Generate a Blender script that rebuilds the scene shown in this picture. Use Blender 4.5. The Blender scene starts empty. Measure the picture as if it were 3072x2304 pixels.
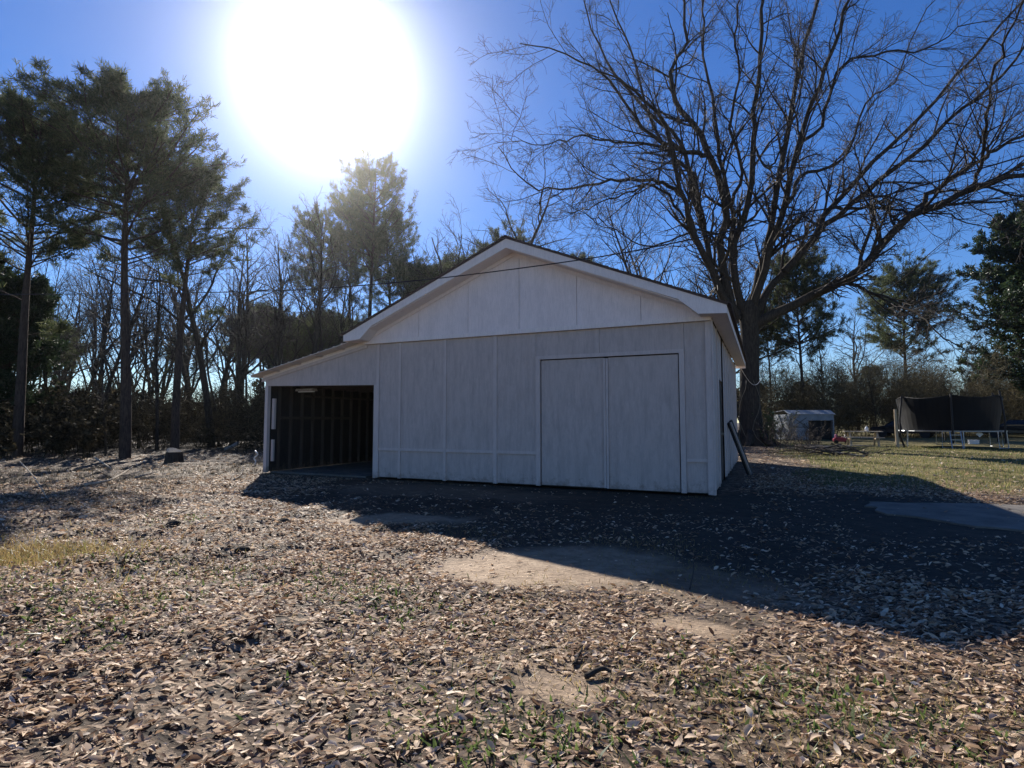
import bpy, math, random
import numpy as np
from mathutils import Vector, Matrix
rng = np.random.default_rng(7)
random.seed(7)
C = bpy.context.scene.collection
R = math.radians

# ------------------------------------------------------------------ camera, sky, sun
CAM = np.array([.8023, -10.1964, 1.2896]); YAW, PIT, FPX = -.4248, .0661, 1668.83
cam = bpy.data.objects.new('camera', bpy.data.cameras.new('camera')); C.objects.link(cam)
cam.location = CAM; cam.rotation_euler = (math.pi/2+PIT, 0, -YAW)
cam.data.sensor_width = 36; cam.data.lens = FPX/3072*36; cam.data.clip_end = 1500; cam.data.clip_start = .05
bpy.context.scene.camera = cam
SUN = np.array([-.5859, .6179, .5243]); SUN /= np.linalg.norm(SUN)
EXPO = 1.0
sc = bpy.context.scene
sc.view_settings.view_transform = 'Standard'; sc.view_settings.look = 'None'
sc.view_settings.gamma = 1; sc.view_settings.use_curve_mapping = False; sc.view_settings.exposure = EXPO
w = bpy.data.worlds.new('World'); sc.world = w; w.use_nodes = True
nt = w.node_tree; nt.nodes.clear()
sky = nt.nodes.new('ShaderNodeTexSky'); sky.sky_type = 'NISHITA'; sky.sun_disc = False
sky.sun_elevation = math.asin(SUN[2]); sky.sun_rotation = math.atan2(SUN[0], SUN[1])
sky.altitude = 200; sky.air_density = 1.0; sky.dust_density = 0; sky.ozone_density = 5.0
bg = nt.nodes.new('ShaderNodeBackground'); bg.inputs[1].default_value = .063
hs = nt.nodes.new('ShaderNodeHueSaturation'); hs.inputs['Saturation'].default_value = 1.22; hs.inputs['Hue'].default_value = .512; nt.links.new(sky.outputs[0], hs.inputs['Color']); nt.links.new(hs.outputs[0], bg.inputs[0])
# glow added round the sun to imitate its glare, a function of direction only
tc = nt.nodes.new('ShaderNodeTexCoord')
dt = nt.nodes.new('ShaderNodeVectorMath'); dt.operation = 'DOT_PRODUCT'; dt.inputs[1].default_value = SUN
nt.links.new(tc.outputs['Generated'], dt.inputs[0])
def wmath(op, a, b):
    n = nt.nodes.new('ShaderNodeMath'); n.operation = op
    for i, v in enumerate((a, b)):
        if isinstance(v, (int, float)): n.inputs[i].default_value = v
        else: nt.links.new(v, n.inputs[i])
    return n.outputs[0]
away = wmath('SUBTRACT', 1.0, dt.outputs['Value'])
glow = wmath('ADD', wmath('DIVIDE', .00005, wmath('POWER', wmath('ADD', away, .0009), 1.6)), wmath('DIVIDE', .0014, wmath('ADD', away, .012)))
bg2 = nt.nodes.new('ShaderNodeBackground'); bg2.inputs[0].default_value = (.93, .96, 1, 1); nt.links.new(glow, bg2.inputs[1])
ad = nt.nodes.new('ShaderNodeAddShader'); nt.links.new(bg.outputs[0], ad.inputs[0]); nt.links.new(bg2.outputs[0], ad.inputs[1])
wo = nt.nodes.new('ShaderNodeOutputWorld'); nt.links.new(ad.outputs[0], wo.inputs[0])
sl = bpy.data.lights.new('sun', 'SUN'); sl.energy = 5.0; sl.angle = R(.5); sl.color = (1, .94, .85)
so = bpy.data.objects.new('sun', sl); C.objects.link(so); so.location = SUN*80
so.rotation_euler = Vector(SUN).to_track_quat('Z', 'Y').to_euler()
sc.cycles.use_denoising = True
sc.cycles.max_bounces = 6; sc.cycles.transparent_max_bounces = 12; sc.cycles.volume_bounces = 0

# ------------------------------------------------------------------ camera geometry -> places in the world
VPX = 1.388788
FW = np.array([math.sin(YAW)*math.cos(PIT), math.cos(YAW)*math.cos(PIT), math.sin(PIT)])
RT = np.array([math.cos(YAW), -math.sin(YAW), 0.]); UP = np.cross(RT, FW)
def ray(xv, yv): return FW+RT*(xv*VPX-1536)/FPX-UP*(yv*VPX-1152)/FPX
def at(xv, yv, z): return CAM+ray(xv, yv)*z                       # at forward distance z
def gnd(xv, yv):                                                  # where that sight line meets the ground
    d = ray(xv, yv); return CAM-d*(CAM[2]/d[2])
def spot(xv, z):                                                  # ground point at forward distance z
    d = FW+RT*(xv*VPX-1536)/FPX
    h = np.array([FW[0], FW[1]]); h = h/np.linalg.norm(h); zz = z
    p = CAM[:2]+h*zz*math.cos(PIT)+RT[:2]*(xv*VPX-1536)/FPX*z
    return np.array([p[0], p[1], 0.])
def top_h(yv, z): return CAM[2]+z*((1152-yv*VPX)/FPX*math.cos(PIT)+math.sin(PIT))

# ------------------------------------------------------------------ mesh helpers
def nmesh(name, V, F4=None, F3=None, smooth=False):
    me = bpy.data.meshes.new(name); V = np.asarray(V, np.float32).reshape(-1, 3)
    F4 = np.zeros((0, 4), np.int32) if F4 is None else np.asarray(F4, np.int32).reshape(-1, 4)
    F3 = np.zeros((0, 3), np.int32) if F3 is None else np.asarray(F3, np.int32).reshape(-1, 3)
    me.vertices.add(len(V)); me.vertices.foreach_set('co', V.ravel())
    li = np.concatenate([F4.ravel(), F3.ravel()]); me.loops.add(len(li)); me.loops.foreach_set('vertex_index', li)
    n4, n3 = len(F4), len(F3); me.polygons.add(n4+n3)
    st = np.concatenate([np.arange(n4)*4, n4*4+np.arange(n3)*3]).astype(np.int32)
    me.polygons.foreach_set('loop_start', st)
    me.polygons.foreach_set('loop_total', np.concatenate([np.full(n4, 4), np.full(n3, 3)]).astype(np.int32))
    if smooth: me.polygons.foreach_set('use_smooth', np.ones(n4+n3, bool))
    me.update(calc_edges=True); return me
def wloc(o):
    p = Vector((0, 0, 0))
    while o: p += o.location; o = o.parent
    return p
def link(name, me, m, parent=None, label=None, kind=None, cat=None, group=None):
    o = bpy.data.objects.new(name, me); C.objects.link(o)
    if m is not None and len(me.materials) == 0: me.materials.append(m)
    if parent: o.parent = parent
    if label: o['label'] = label
    if kind: o['kind'] = kind
    if cat: o['category'] = cat
    if group: o['group'] = group
    return o
class MB:                                                         # collects solids in world coordinates
    def __init__(s): s.v = []; s.f = []
    def add(s, vs, fs):
        b = len(s.v); s.v += [tuple(map(float, v)) for v in vs]; s.f += [tuple(b+i for i in f) for f in fs]; return s
    def box(s, x0, x1, y0, y1, z0, z1):
        return s.add([(x0,y0,z0),(x1,y0,z0),(x1,y1,z0),(x0,y1,z0),(x0,y0,z1),(x1,y0,z1),(x1,y1,z1),(x0,y1,z1)],
                     [(0,3,2,1),(4,5,6,7),(0,1,5,4),(1,2,6,5),(2,3,7,6),(3,0,4,7)])
    def prism(s, poly, ax, a0, a1):                               # polygon swept along axis ax; poly gives the two other coordinates in order
        n = len(poly); mk = {'y': lambda p, a: (p[0], a, p[1]), 'x': lambda p, a: (a, p[0], p[1]), 'z': lambda p, a: (p[0], p[1], a)}[ax]
        vs = [mk(p, a0) for p in poly]+[mk(p, a1) for p in poly]
        return s.add(vs, [tuple(range(n)), tuple(range(2*n-1, n-1, -1))]+[(i, i+n, (i+1) % n+n, (i+1) % n) for i in range(n)])
    def tube(s, pts, rad, S=8, cap=True):
        pts = [Vector(p) for p in pts]; rad = rad if hasattr(rad, '__len__') else [rad]*len(pts); b = len(s.v)
        ref = Vector((0, 0, 1)) if abs((pts[-1]-pts[0]).normalized().z) < .8 else Vector((1, 0, 0))
        vs = []
        for i, p in enumerate(pts):
            d = (pts[min(i+1, len(pts)-1)]-pts[max(i-1, 0)]).normalized(); u = d.cross(ref).normalized(); v = d.cross(u)
            vs += [p+(u*math.cos(2*math.pi*k/S)+v*math.sin(2*math.pi*k/S))*rad[i] for k in range(S)]
        fs = [(i*S+k, i*S+(k+1) % S, (i+1)*S+(k+1) % S, (i+1)*S+k) for i in range(len(pts)-1) for k in range(S)]
        if cap: fs += [tuple(range(S))[::-1], tuple((len(pts)-1)*S+k for k in range(S))]
        return s.add(vs, fs)
    def obb(s, c, ux, uy, uz, a, b, d):                           # box with its own axes, half sizes a b d
        c, ux, uy, uz = map(lambda q: np.array(q, float), (c, ux, uy, uz)); vs = []
        for k in (-1, 1):
            for i, j in ((-1,-1),(1,-1),(1,1),(-1,1)): vs.append(c+ux*a*i+uy*b*j+uz*d*k)
        return s.add(vs, [(0,3,2,1),(4,5,6,7),(0,1,5,4),(1,2,6,5),(2,3,7,6),(3,0,4,7)])
    def bar(s, p, q, a, b, upv=(0, 0, 1)):
        p, q = np.array(p, float), np.array(q, float); d = q-p; L = np.linalg.norm(d); d /= L
        u = np.cross(d, upv); u /= np.linalg.norm(u); v = np.cross(u, d)
        return s.obb((p+q)/2, d, u, v, L/2, a, b)
    def build(s, name, m, parent=None, bevel=0, smooth=False, **k):
        me = bpy.data.meshes.new(name); o_ = wloc(parent) if parent else Vector((0, 0, 0))
        me.from_pydata([Vector(v)-o_ for v in s.v], [], s.f); me.update()
        if smooth: me.polygons.foreach_set('use_smooth', [True]*len(me.polygons))
        import bmesh
        bm = bmesh.new(); bm.from_mesh(me); bmesh.ops.recalc_face_normals(bm, faces=bm.faces); bm.to_mesh(me); bm.free()
        o = link(name, me, m, parent, **k)
        if bevel:
            bv = o.modifiers.new('bevel', 'BEVEL'); bv.width = bevel; bv.segments = 2; bv.limit_method = 'ANGLE'
        return o
def box(name, m, par, *a, **k): return MB().box(*a).build(name, m, par, **k)
def thing(name, label, cat, loc, group=None):
    o = bpy.data.objects.new(name, None); C.objects.link(o); o.location = loc; o.empty_display_size = .3
    o['label'] = label; o['category'] = cat
    if group: o['group'] = group
    return o
def dup(root, loc, rz=0, s=1, label=None, group=None, sz=None):
    r = root.copy(); C.objects.link(r); r.location = loc; r.rotation_euler = (0, 0, rz); r.scale = (s, s, sz or s)
    if label: r['label'] = label
    if group: r['group'] = group
    for ch in root.children:
        c = ch.copy(); C.objects.link(c); c.parent = r
        for g in ch.children:
            d = g.copy(); C.objects.link(d); d.parent = c
    return r

# ------------------------------------------------------------------ value noise
_tab = rng.random((256, 256))
def vnoise(x, y, sc_):
    x = np.asarray(x)*sc_+37.3; y = np.asarray(y)*sc_+11.7; xi = np.floor(x).astype(int); yi = np.floor(y).astype(int)
    fx = x-xi; fy = y-yi; fx = fx*fx*(3-2*fx); fy = fy*fy*(3-2*fy); g = lambda a, b: _tab[a % 256, b % 256]
    return (g(xi, yi)*(1-fx)+g(xi+1, yi)*fx)*(1-fy)+(g(xi, yi+1)*(1-fx)+g(xi+1, yi+1)*fx)*fy
def sstep(a, b, x): t = np.clip((x-a)/(b-a), 0, 1); return t*t*(3-2*t)

# ------------------------------------------------------------------ materials
def mat(name, col, rough=.7, spec=.3, metal=0):
    m = bpy.data.materials.new(name); m.use_nodes = True; b = m.node_tree.nodes['Principled BSDF']
    b.inputs['Base Color'].default_value = (*col, 1); b.inputs['Roughness'].default_value = rough
    b.inputs['Specular IOR Level'].default_value = spec; b.inputs['Metallic'].default_value = metal
    return m, m.node_tree, b
def N(t, typ, **k):
    n = t.nodes.new(typ)
    for a, v in k.items():
        if a in ('blend_type', 'data_type', 'operation', 'feature', 'attribute_name', 'noise_dimensions'): setattr(n, a, v)
        else: n.inputs[a.replace('_', ' ')].default_value = v
    return n
def ramp(t, src, stops):
    r = t.nodes.new('ShaderNodeValToRGB'); e = r.color_ramp.elements
    while len(e) < len(stops): e.new(.5)
    for i, (p, c) in enumerate(stops): e[i].position = p; e[i].color = (*c, 1) if hasattr(c, '__len__') else (c, c, c, 1)
    t.links.new(src, r.inputs[0]); return r.outputs[0]
def objco(t, scale=(1, 1, 1)):
    c = t.nodes.new('ShaderNodeTexCoord'); mp = t.nodes.new('ShaderNodeMapping'); mp.inputs['Scale'].default_value = scale
    t.links.new(c.outputs['Object'], mp.inputs[0]); return mp.outputs[0]
def noise(t, co, scale, det=4, rough=.6):
    n = t.nodes.new('ShaderNodeTexNoise'); n.inputs['Scale'].default_value = scale; n.inputs['Detail'].default_value = det
    n.inputs['Roughness'].default_value = rough; t.links.new(co, n.inputs['Vector']); return n.outputs['Fac']
def mixc(t, fac, a, b, mode='MIX'):
    n = t.nodes.new('ShaderNodeMix'); n.data_type = 'RGBA'; n.blend_type = mode
    for i, v in ((0, fac), (6, a), (7, b)):
        if isinstance(v, (int, float)): n.inputs[i].default_value = v
        elif isinstance(v, tuple): n.inputs[i].default_value = (*v, 1)
        else: t.links.new(v, n.inputs[i])
    return n.outputs[2]
def bump(t, b, h, s, d=.02):
    n = t.nodes.new('ShaderNodeBump'); n.inputs['Strength'].default_value = s; n.inputs['Distance'].default_value = d
    t.links.new(h, n.inputs['Height']); t.links.new(n.outputs[0], b.inputs['Normal'])
def painted(name, col, wear):
    m, t, b = mat(name, col, .62, .25)
    co = objco(t, (1, 1, .16)); f = noise(t, co, 9, 8, .75); g = noise(t, objco(t), 1.3, 3)
    fine = noise(t, objco(t, (1, 1, .07)), 70, 3, .7)
    c = mixc(t, ramp(t, f, [(.46, 0), (.72, 1)]), tuple(col), tuple(np.array(col)*wear))
    c = mixc(t, ramp(t, noise(t, objco(t, (1, 1, .5)), 4.5, 9, .8), [(.48, 0), (.62, .55)]), c, tuple(np.array(col)*(wear*.5+.36)))
    c = mixc(t, ramp(t, g, [(.3, 0), (.75, .45)]), c, tuple(np.array(col)*(wear*.35+.62)*np.array([1.02, 1, .96])))
    c = mixc(t, ramp(t, fine, [(.45, 0), (.7, .5)]), c, tuple(np.array(col)*.72))
    sx = t.nodes.new('ShaderNodeSeparateXYZ'); t.links.new(objco(t), sx.inputs[0]); ad_ = t.nodes.new('ShaderNodeMath'); ad_.operation = 'MULTIPLY_ADD'
    t.links.new(noise(t, objco(t), 7, 8, .75), ad_.inputs[0]); ad_.inputs[1].default_value = 1.1; t.links.new(sx.outputs[2], ad_.inputs[2])
    c = mixc(t, ramp(t, ad_.outputs[0], [(.42, .75), (.72, 0)]), c, (.15, .115, .085))
    t.links.new(c, b.inputs['Base Color']); bump(t, b, fine, .25, .004); return m
def barkmat(name, c0, c1, sc_=(9, 9, 1.6)):
    m, t, b = mat(name, c0, .95, .08); f = noise(t, objco(t, sc_), 2.2, 8, .7)
    c = ramp(t, f, [(.3, c0), (.65, c1)]); t.links.new(c, b.inputs['Base Color']); bump(t, b, f, .8, .04); return m
def leafmat(name, stops, rough=.5, spec=.4, trans=.35, tcol=1.4):
    m, t, b = mat(name, (.2, .15, .1), rough, spec); g = t.nodes.new('ShaderNodeNewGeometry')
    c = ramp(t, g.outputs['Random Per Island'], stops); t.links.new(c, b.inputs['Base Color'])
    if trans:
        tr = t.nodes.new('ShaderNodeBsdfTranslucent'); t.links.new(mixc(t, 1.0, c, (tcol, tcol, tcol), 'MULTIPLY'), tr.inputs[0])
        mx = t.nodes.new('ShaderNodeMixShader'); mx.inputs[0].default_value = trans
        t.links.new(b.outputs[0], mx.inputs[1]); t.links.new(tr.outputs[0], mx.inputs[2]); t.links.new(mx.outputs[0], t.nodes['Material Output'].inputs[0])
    return m
M = {}
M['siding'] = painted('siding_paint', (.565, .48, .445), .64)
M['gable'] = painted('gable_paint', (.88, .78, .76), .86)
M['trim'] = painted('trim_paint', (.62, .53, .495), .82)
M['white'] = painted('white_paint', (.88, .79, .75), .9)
M['dark'] = mat('dark_gap', (.02, .02, .02), .9)[0]
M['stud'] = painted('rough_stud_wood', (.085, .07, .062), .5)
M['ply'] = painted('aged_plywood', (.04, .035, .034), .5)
M['black'] = mat('black_board', (.015, .015, .017), .6)[0]
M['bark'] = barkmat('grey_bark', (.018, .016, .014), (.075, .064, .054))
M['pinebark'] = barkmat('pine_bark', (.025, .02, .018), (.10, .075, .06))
M['twig'] = mat('twig_bark', (.05, .04, .034), .75, .3)[0]
M['paletwig'] = mat('pale_twig', (.17, .14, .10), .7, .3)[0]
M['deadwood'] = barkmat('dead_wood', (.25, .21, .16), (.5, .44, .36))
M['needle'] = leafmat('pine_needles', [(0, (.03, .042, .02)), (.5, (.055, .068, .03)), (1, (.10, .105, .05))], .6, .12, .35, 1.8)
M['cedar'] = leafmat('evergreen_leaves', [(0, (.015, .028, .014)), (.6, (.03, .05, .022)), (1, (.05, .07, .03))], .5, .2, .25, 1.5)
M['brush'] = leafmat('dry_brush', [(0, (.05, .042, .027)), (.5, (.10, .086, .054)), (1, (.17, .145, .09))], .8, .1, .25, 1.2)
M['under'] = leafmat('dark_undergrowth', [(0, (.022, .02, .013)), (.6, (.045, .038, .024)), (1, (.10, .082, .05))], .8, .05, .15, 1.2)
M['leaf'] = leafmat('fallen_leaf_skin', [(0, (.13, .075, .047)), (.25, (.29, .185, .12)), (.6, (.50, .36, .245)), (.88, (.68, .52, .375)), (1, (.78, .66, .52))], .6, .12, .25, 1.15)
M['grass'] = leafmat('lawn_grass', [(0, (.06, .085, .02)), (.45, (.10, .12, .035)), (.75, (.20, .17, .07)), (1, (.30, .25, .12))], .5, .35, .4, 1.5)
M['gold'] = leafmat('dry_golden_grass', [(0, (.20, .135, .055)), (.6, (.31, .23, .10)), (1, (.14, .15, .05))], .5, .35, .4, 1.4)
M['clover'] = leafmat('green_weeds', [(0, (.05, .085, .022)), (1, (.11, .14, .045))], .45, .4, .4, 1.6)
def groundmat():
    m, t, b = mat('leafy_soil', (.15, .1, .07), .85, .2); co = objco(t)
    at_ = lambda n: N(t, 'ShaderNodeAttribute', attribute_name=n).outputs['Fac']
    soil = ramp(t, noise(t, co, 3.5, 8, .7), [(.3, (.018, .013, .009)), (.6, (.045, .032, .022)), (.8, (.09, .064, .045))])
    v = t.nodes.new('ShaderNodeTexVoronoi'); v.inputs['Scale'].default_value = 15; v.inputs['Randomness'].default_value = 1
    wv = t.nodes.new('ShaderNodeVectorMath'); wv.operation = 'ADD'
    n2 = t.nodes.new('ShaderNodeTexNoise'); n2.inputs['Scale'].default_value = 14; t.links.new(co, n2.inputs['Vector'])
    t.links.new(objco(t, (1, 1.9, 1)), wv.inputs[0]); sca = t.nodes.new('ShaderNodeVectorMath'); sca.operation = 'SCALE'; sca.inputs['Scale'].default_value = .12
    t.links.new(n2.outputs['Color'], sca.inputs[0]); t.links.new(sca.outputs[0], wv.inputs[1]); t.links.new(wv.outputs[0], v.inputs['Vector'])
    sp = t.nodes.new('ShaderNodeSeparateColor'); t.links.new(v.outputs['Color'], sp.inputs[0])
    lit = ramp(t, sp.outputs[0], [(.1, (.025, .017, .012)), (.45, (.07, .046, .03)), (.75, (.15, .105, .07)), (1, (.30, .225, .16))])
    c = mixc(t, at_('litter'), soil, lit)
    dirt = ramp(t, noise(t, co, 6, 9, .75), [(.3, (.15, .105, .07)), (.45, (.27, .19, .125)), (.58, (.36, .265, .18)), (.75, (.45, .35, .25))])
    c = mixc(t, at_('dirt'), c, dirt)
    shade_tones = ramp(t, noise(t, co, 4, 9, .75), [(.3, (.018, .0145, .011)), (.55, (.045, .036, .027)), (.72, (.085, .068, .05)), (.85, (.17, .14, .11))])  # near-black soil tones for the shade painted before the garage
    c = mixc(t, at_('painted_shade'), c, shade_tones)
    gr = ramp(t, noise(t, co, 2.2, 9, .75), [(.32, (.035, .035, .014)), (.5, (.115, .10, .036)), (.66, (.25, .185, .08))])
    c = mixc(t, at_('grass'), c, gr)
    t.links.new(c, b.inputs['Base Color']); h = mixc(t, .5, v.outputs['Distance'], noise(t, co, 30, 6, .7)); bump(t, b, h, .6, .03)
    return m
M['ground'] = groundmat()
def concmat(name, c0, c1):
    m, t, b = mat(name, c0, .85, .25); co = objco(t); f = noise(t, co, 2.5, 8, .7)
    t.links.new(ramp(t, f, [(.3, c0), (.7, c1)]), b.inputs['Base Color']); bump(t, b, noise(t, co, 60, 4), .3, .004); return m
M['conc'] = concmat('worn_concrete', (.075, .068, .06), (.22, .195, .165))
M['shingle'] = concmat('asphalt_shingle', (.07, .05, .045), (.13, .10, .09))
M['tin'] = concmat('painted_metal_sheet', (.60, .55, .51), (.72, .67, .63))
M['steel'] = mat('galvanised_steel', (.35, .36, .37), .35, .5, .8)[0]
M['net'], tnet, bnet = mat('black_netting', (.006, .006, .007), .8)
trn = tnet.nodes.new('ShaderNodeBsdfTransparent'); mxn = tnet.nodes.new('ShaderNodeMixShader'); mxn.inputs[0].default_value = .05
tnet.links.new(bnet.outputs[0], mxn.inputs[1]); tnet.links.new(trn.outputs[0], mxn.inputs[2]); tnet.links.new(mxn.outputs[0], tnet.nodes['Material Output'].inputs[0])
M['rubber'] = mat('black_rubber', (.018, .018, .02), .6)[0]
M['pad'] = mat('trampoline_pad', (.03, .035, .06), .5)[0]
M['carpaint'] = mat('dark_car_paint', (.012, .013, .018), .22, .5)[0]
M['glass'] = mat('dark_glass', (.01, .012, .015), .06, .6)[0]
M['red'] = mat('red_plastic', (.35, .03, .05), .4, .4)[0]
M['pink'] = mat('pink_plastic', (.55, .18, .25), .4, .4)[0]
M['plast'] = mat('white_plastic', (.75, .75, .74), .4, .4)[0]
M['postwood'] = barkmat('post_wood', (.36, .28, .18), (.55, .45, .32))
M['shed'] = concmat('shed_metal', (.20, .225, .25), (.32, .34, .36))
M['cable'] = mat('black_cable', (.02, .02, .022), .5)[0]

# ------------------------------------------------------------------ ground
def masks(x, y):
    n1 = vnoise(x, y, .55)*.45+vnoise(x, y, 1.7)*.33+vnoise(x, y, 5.5)*.22
    inb = (x > -11.0) & (x < .35) & (y > -.25) & (y < 9.6)
    def blob(cx, cy, rx, ry, rot=0):
        u = (x-cx)*math.cos(rot)+(y-cy)*math.sin(rot); v = -(x-cx)*math.sin(rot)+(y-cy)*math.cos(rot)
        return np.sqrt((u/rx)**2+(v/ry)**2)+(n1-.5)*1.25
    dirt = 1-sstep(.65, 1.3, blob(-1.05, -5.45, 1.25, .72, .45))
    dirt = np.maximum(dirt, 1-sstep(.6, 1.05, blob(-3.7, -4.0, 1.2, .5, .4)))
    dirt = np.maximum(dirt, (1-sstep(.4, 1.25, blob(.2, -5.4, 1.4, .6, -.25)))*.65)
    dirt = np.maximum(dirt, (1-sstep(.6, 1.0, blob(.35, -6.45, .35, .2)))*.9)
    dirt = np.maximum(dirt, (1-sstep(.6, 1.0, blob(-.15, -7.55, .3, .2)))*.8)
    dirt = np.maximum(dirt, (1-sstep(.7, 1.1, blob(-4.6, -1.4, 2.4, 1.0)))*.5)
    grass = sstep(.2, 1.2, x-1.2-.08*(y-4)+(n1-.5)*2.0)*sstep(2.2, 4.0, y+(n1-.5)*2.5)
    grass = np.maximum(grass, sstep(10, 13, y)*sstep(.6, 2.2, x))
    painted_shade = 1-sstep(.75, 1.15, blob(-.2, -2.3, 6.6, 3.7, -.12)); painted_shade = painted_shade*(1-sstep(2.8, 5.5, x))*sstep(-9.5, -7.5, x)  # garage shadow deepened in the ground colour, with fewer leaves there
    return dirt, grass, inb, painted_shade
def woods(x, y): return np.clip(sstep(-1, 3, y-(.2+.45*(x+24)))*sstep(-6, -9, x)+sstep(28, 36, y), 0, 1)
def hgt(x, y):
    x = np.asarray(x, float); y = np.asarray(y, float)
    h = (vnoise(x, y, 1.1)-.5)*.07+(vnoise(x, y, 2.9)-.5)*.055+(vnoise(x, y, 7.)-.5)*.03
    left = sstep(-.5, -3.5, x+.25*(y+6))
    h = h*(.5+1.1*left)
    dirt, grass, _, _ = masks(x, y)
    h *= 1-.75*dirt
    dx = np.maximum(np.maximum(-11-x, x-.3), 0); dy = np.maximum(np.maximum(-.3-y, y-9.5), 0); near = sstep(0, 1.6, np.hypot(dx, dy))
    h = h*near-.012*(1-near)
    pad = sstep(.4, -.1, np.maximum(np.maximum(1.7-x, x-9), np.maximum(y-(.42+.33*(x-2.2)), -2.6-y)))
    far = np.hypot(x, y)
    h = h*(1-pad)-.02*pad+(vnoise(x, y, .09)-.5)*.7*sstep(28, 60, far)
    return h
def axis(a, b, lo, hi, st):
    inner = np.arange(lo, hi+1e-6, st); out = []
    for s, e in ((lo, a), (hi, b)):
        q = []; p = s; d = st
        while abs(p-s) < abs(e-s): d *= 1.22; p += math.copysign(min(d, 14), e-s); q.append(p)
        out.append(q)
    return np.array(out[0][::-1]+list(inner)+out[1])
gx = axis(-260, 260, -15, 11, .125); gy = axis(-60, 330, -10.4, 9, .125)
GX, GY = np.meshgrid(gx, gy); GZ = hgt(GX, GY)
nx, ny = len(gx), len(gy); idx = np.arange(nx*ny).reshape(ny, nx)
gme = nmesh('ground', np.stack([GX, GY, GZ], -1), np.stack([idx[:-1, :-1], idx[:-1, 1:], idx[1:, 1:], idx[1:, :-1]], -1), smooth=True)
dm, gm, _, shade_w = masks(GX, GY)
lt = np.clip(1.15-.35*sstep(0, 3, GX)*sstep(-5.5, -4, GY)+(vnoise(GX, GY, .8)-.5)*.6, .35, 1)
lt = lt*(1-.8*woods(GX, GY))  # soil darkened under the woods to stand in for tree shade
for nm, arr in (('dirt', dm), ('grass', gm), ('litter', lt), ('painted_shade', shade_w*(1-dm*.8))):
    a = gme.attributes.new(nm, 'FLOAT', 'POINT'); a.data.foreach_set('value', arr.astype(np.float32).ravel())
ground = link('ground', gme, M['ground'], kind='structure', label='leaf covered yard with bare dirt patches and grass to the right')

pe = [np.array(p) for p in ((2.3, .35), (4.4, .95), (9, 2.3), (9, -2.2), (3.6, -1.75), (2.3, -.9))]; po = []
for i in range(6):
    for t in np.linspace(0, 1, 9)[:-1]: po.append(tuple(pe[i]*(1-t)+pe[(i+1) % 6]*t+rng.normal(0, .07, 2)))
pad = MB().prism(po, 'z', -.06, .004).build('concrete_pad', M['conc'], kind='structure', label='worn concrete driveway patch right of the garage')

# ------------------------------------------------------------------ fallen leaves
def leaf_tpl(kind):
    if kind == 0:
        V = np.array([(0, 0, 0), (.36, 0, 0), (.72, 0, 0), (1, 0, 0), (.34, .19, .07), (.70, .16, .07), (.34, -.19, .07), (.70, -.16, .07)])
        T = np.array([(0, 1, 4), (1, 2, 5), (1, 5, 4), (2, 3, 5), (0, 6, 1), (1, 6, 7), (1, 7, 2), (2, 7, 3)])
    elif kind == 2:
        V = np.array([(0, -.012, 0), (1, -.008, .05), (1, .008, .05), (0, .012, 0)]); T = np.array([(0, 1, 2), (0, 2, 3)])
    else:
        V = np.array([(0, 0, 0), (.5, .21, .06), (1, 0, .02), (.5, -.21, .06)]); T = np.array([(0, 2, 1), (0, 3, 2)])
    V = V-np.array([.5, 0, 0]); return V, T
def scatter(n, dmax, dmin=1.6, a0=-47, a1=47):                    # random ground points in front of the camera
    u = rng.random(n); r = np.sqrt(dmin**2+u*(dmax**2-dmin**2)); a = YAW+np.radians(rng.uniform(a0, a1, n))
    return CAM[0]+r*np.sin(a), CAM[1]+r*np.cos(a), r
def leaf_density(x, y):
    dirt, grass, inb, painted_shade = masks(x, y); n = vnoise(x, y, .7)*.5+vnoise(x, y, 2.4)*.5
    d = np.clip(.55+1.1*(n-.38), .12, 1.0)*(1-np.clip(1.25*dirt, 0, .95))*(1-.72*grass)
    d = d*(1-.88*painted_shade)
    d = d*(1-.65*woods(x, y))
    d = np.where((x > 2) & (x < 9) & (y > -2.3) & (y < .4+.33*(x-2.2)), d*.22, d)
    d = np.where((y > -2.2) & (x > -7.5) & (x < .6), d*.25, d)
    return np.where(inb, 0, d)
def leaf_xform(n, x, y, size):
    yaw = np.where(rng.random(n) < .65, rng.normal(.45, .5, n), rng.uniform(0, 6.28, n)); til = rng.normal(0, .26, n); rol = rng.normal(0, .32, n)
    cz, sz, ct, st, cr, sr = np.cos(yaw), np.sin(yaw), np.cos(til), np.sin(til), np.cos(rol), np.sin(rol); Z = np.zeros(n); O = np.ones(n)
    Rz = np.stack([cz, -sz, Z, sz, cz, Z, Z, Z, O], -1).reshape(n, 3, 3)
    Ry = np.stack([ct, Z, st, Z, O, Z, -st, Z, ct], -1).reshape(n, 3, 3)
    Rx = np.stack([O, Z, Z, Z, cr, -sr, Z, sr, cr], -1).reshape(n, 3, 3)
    return Rz@Ry@Rx
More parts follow.
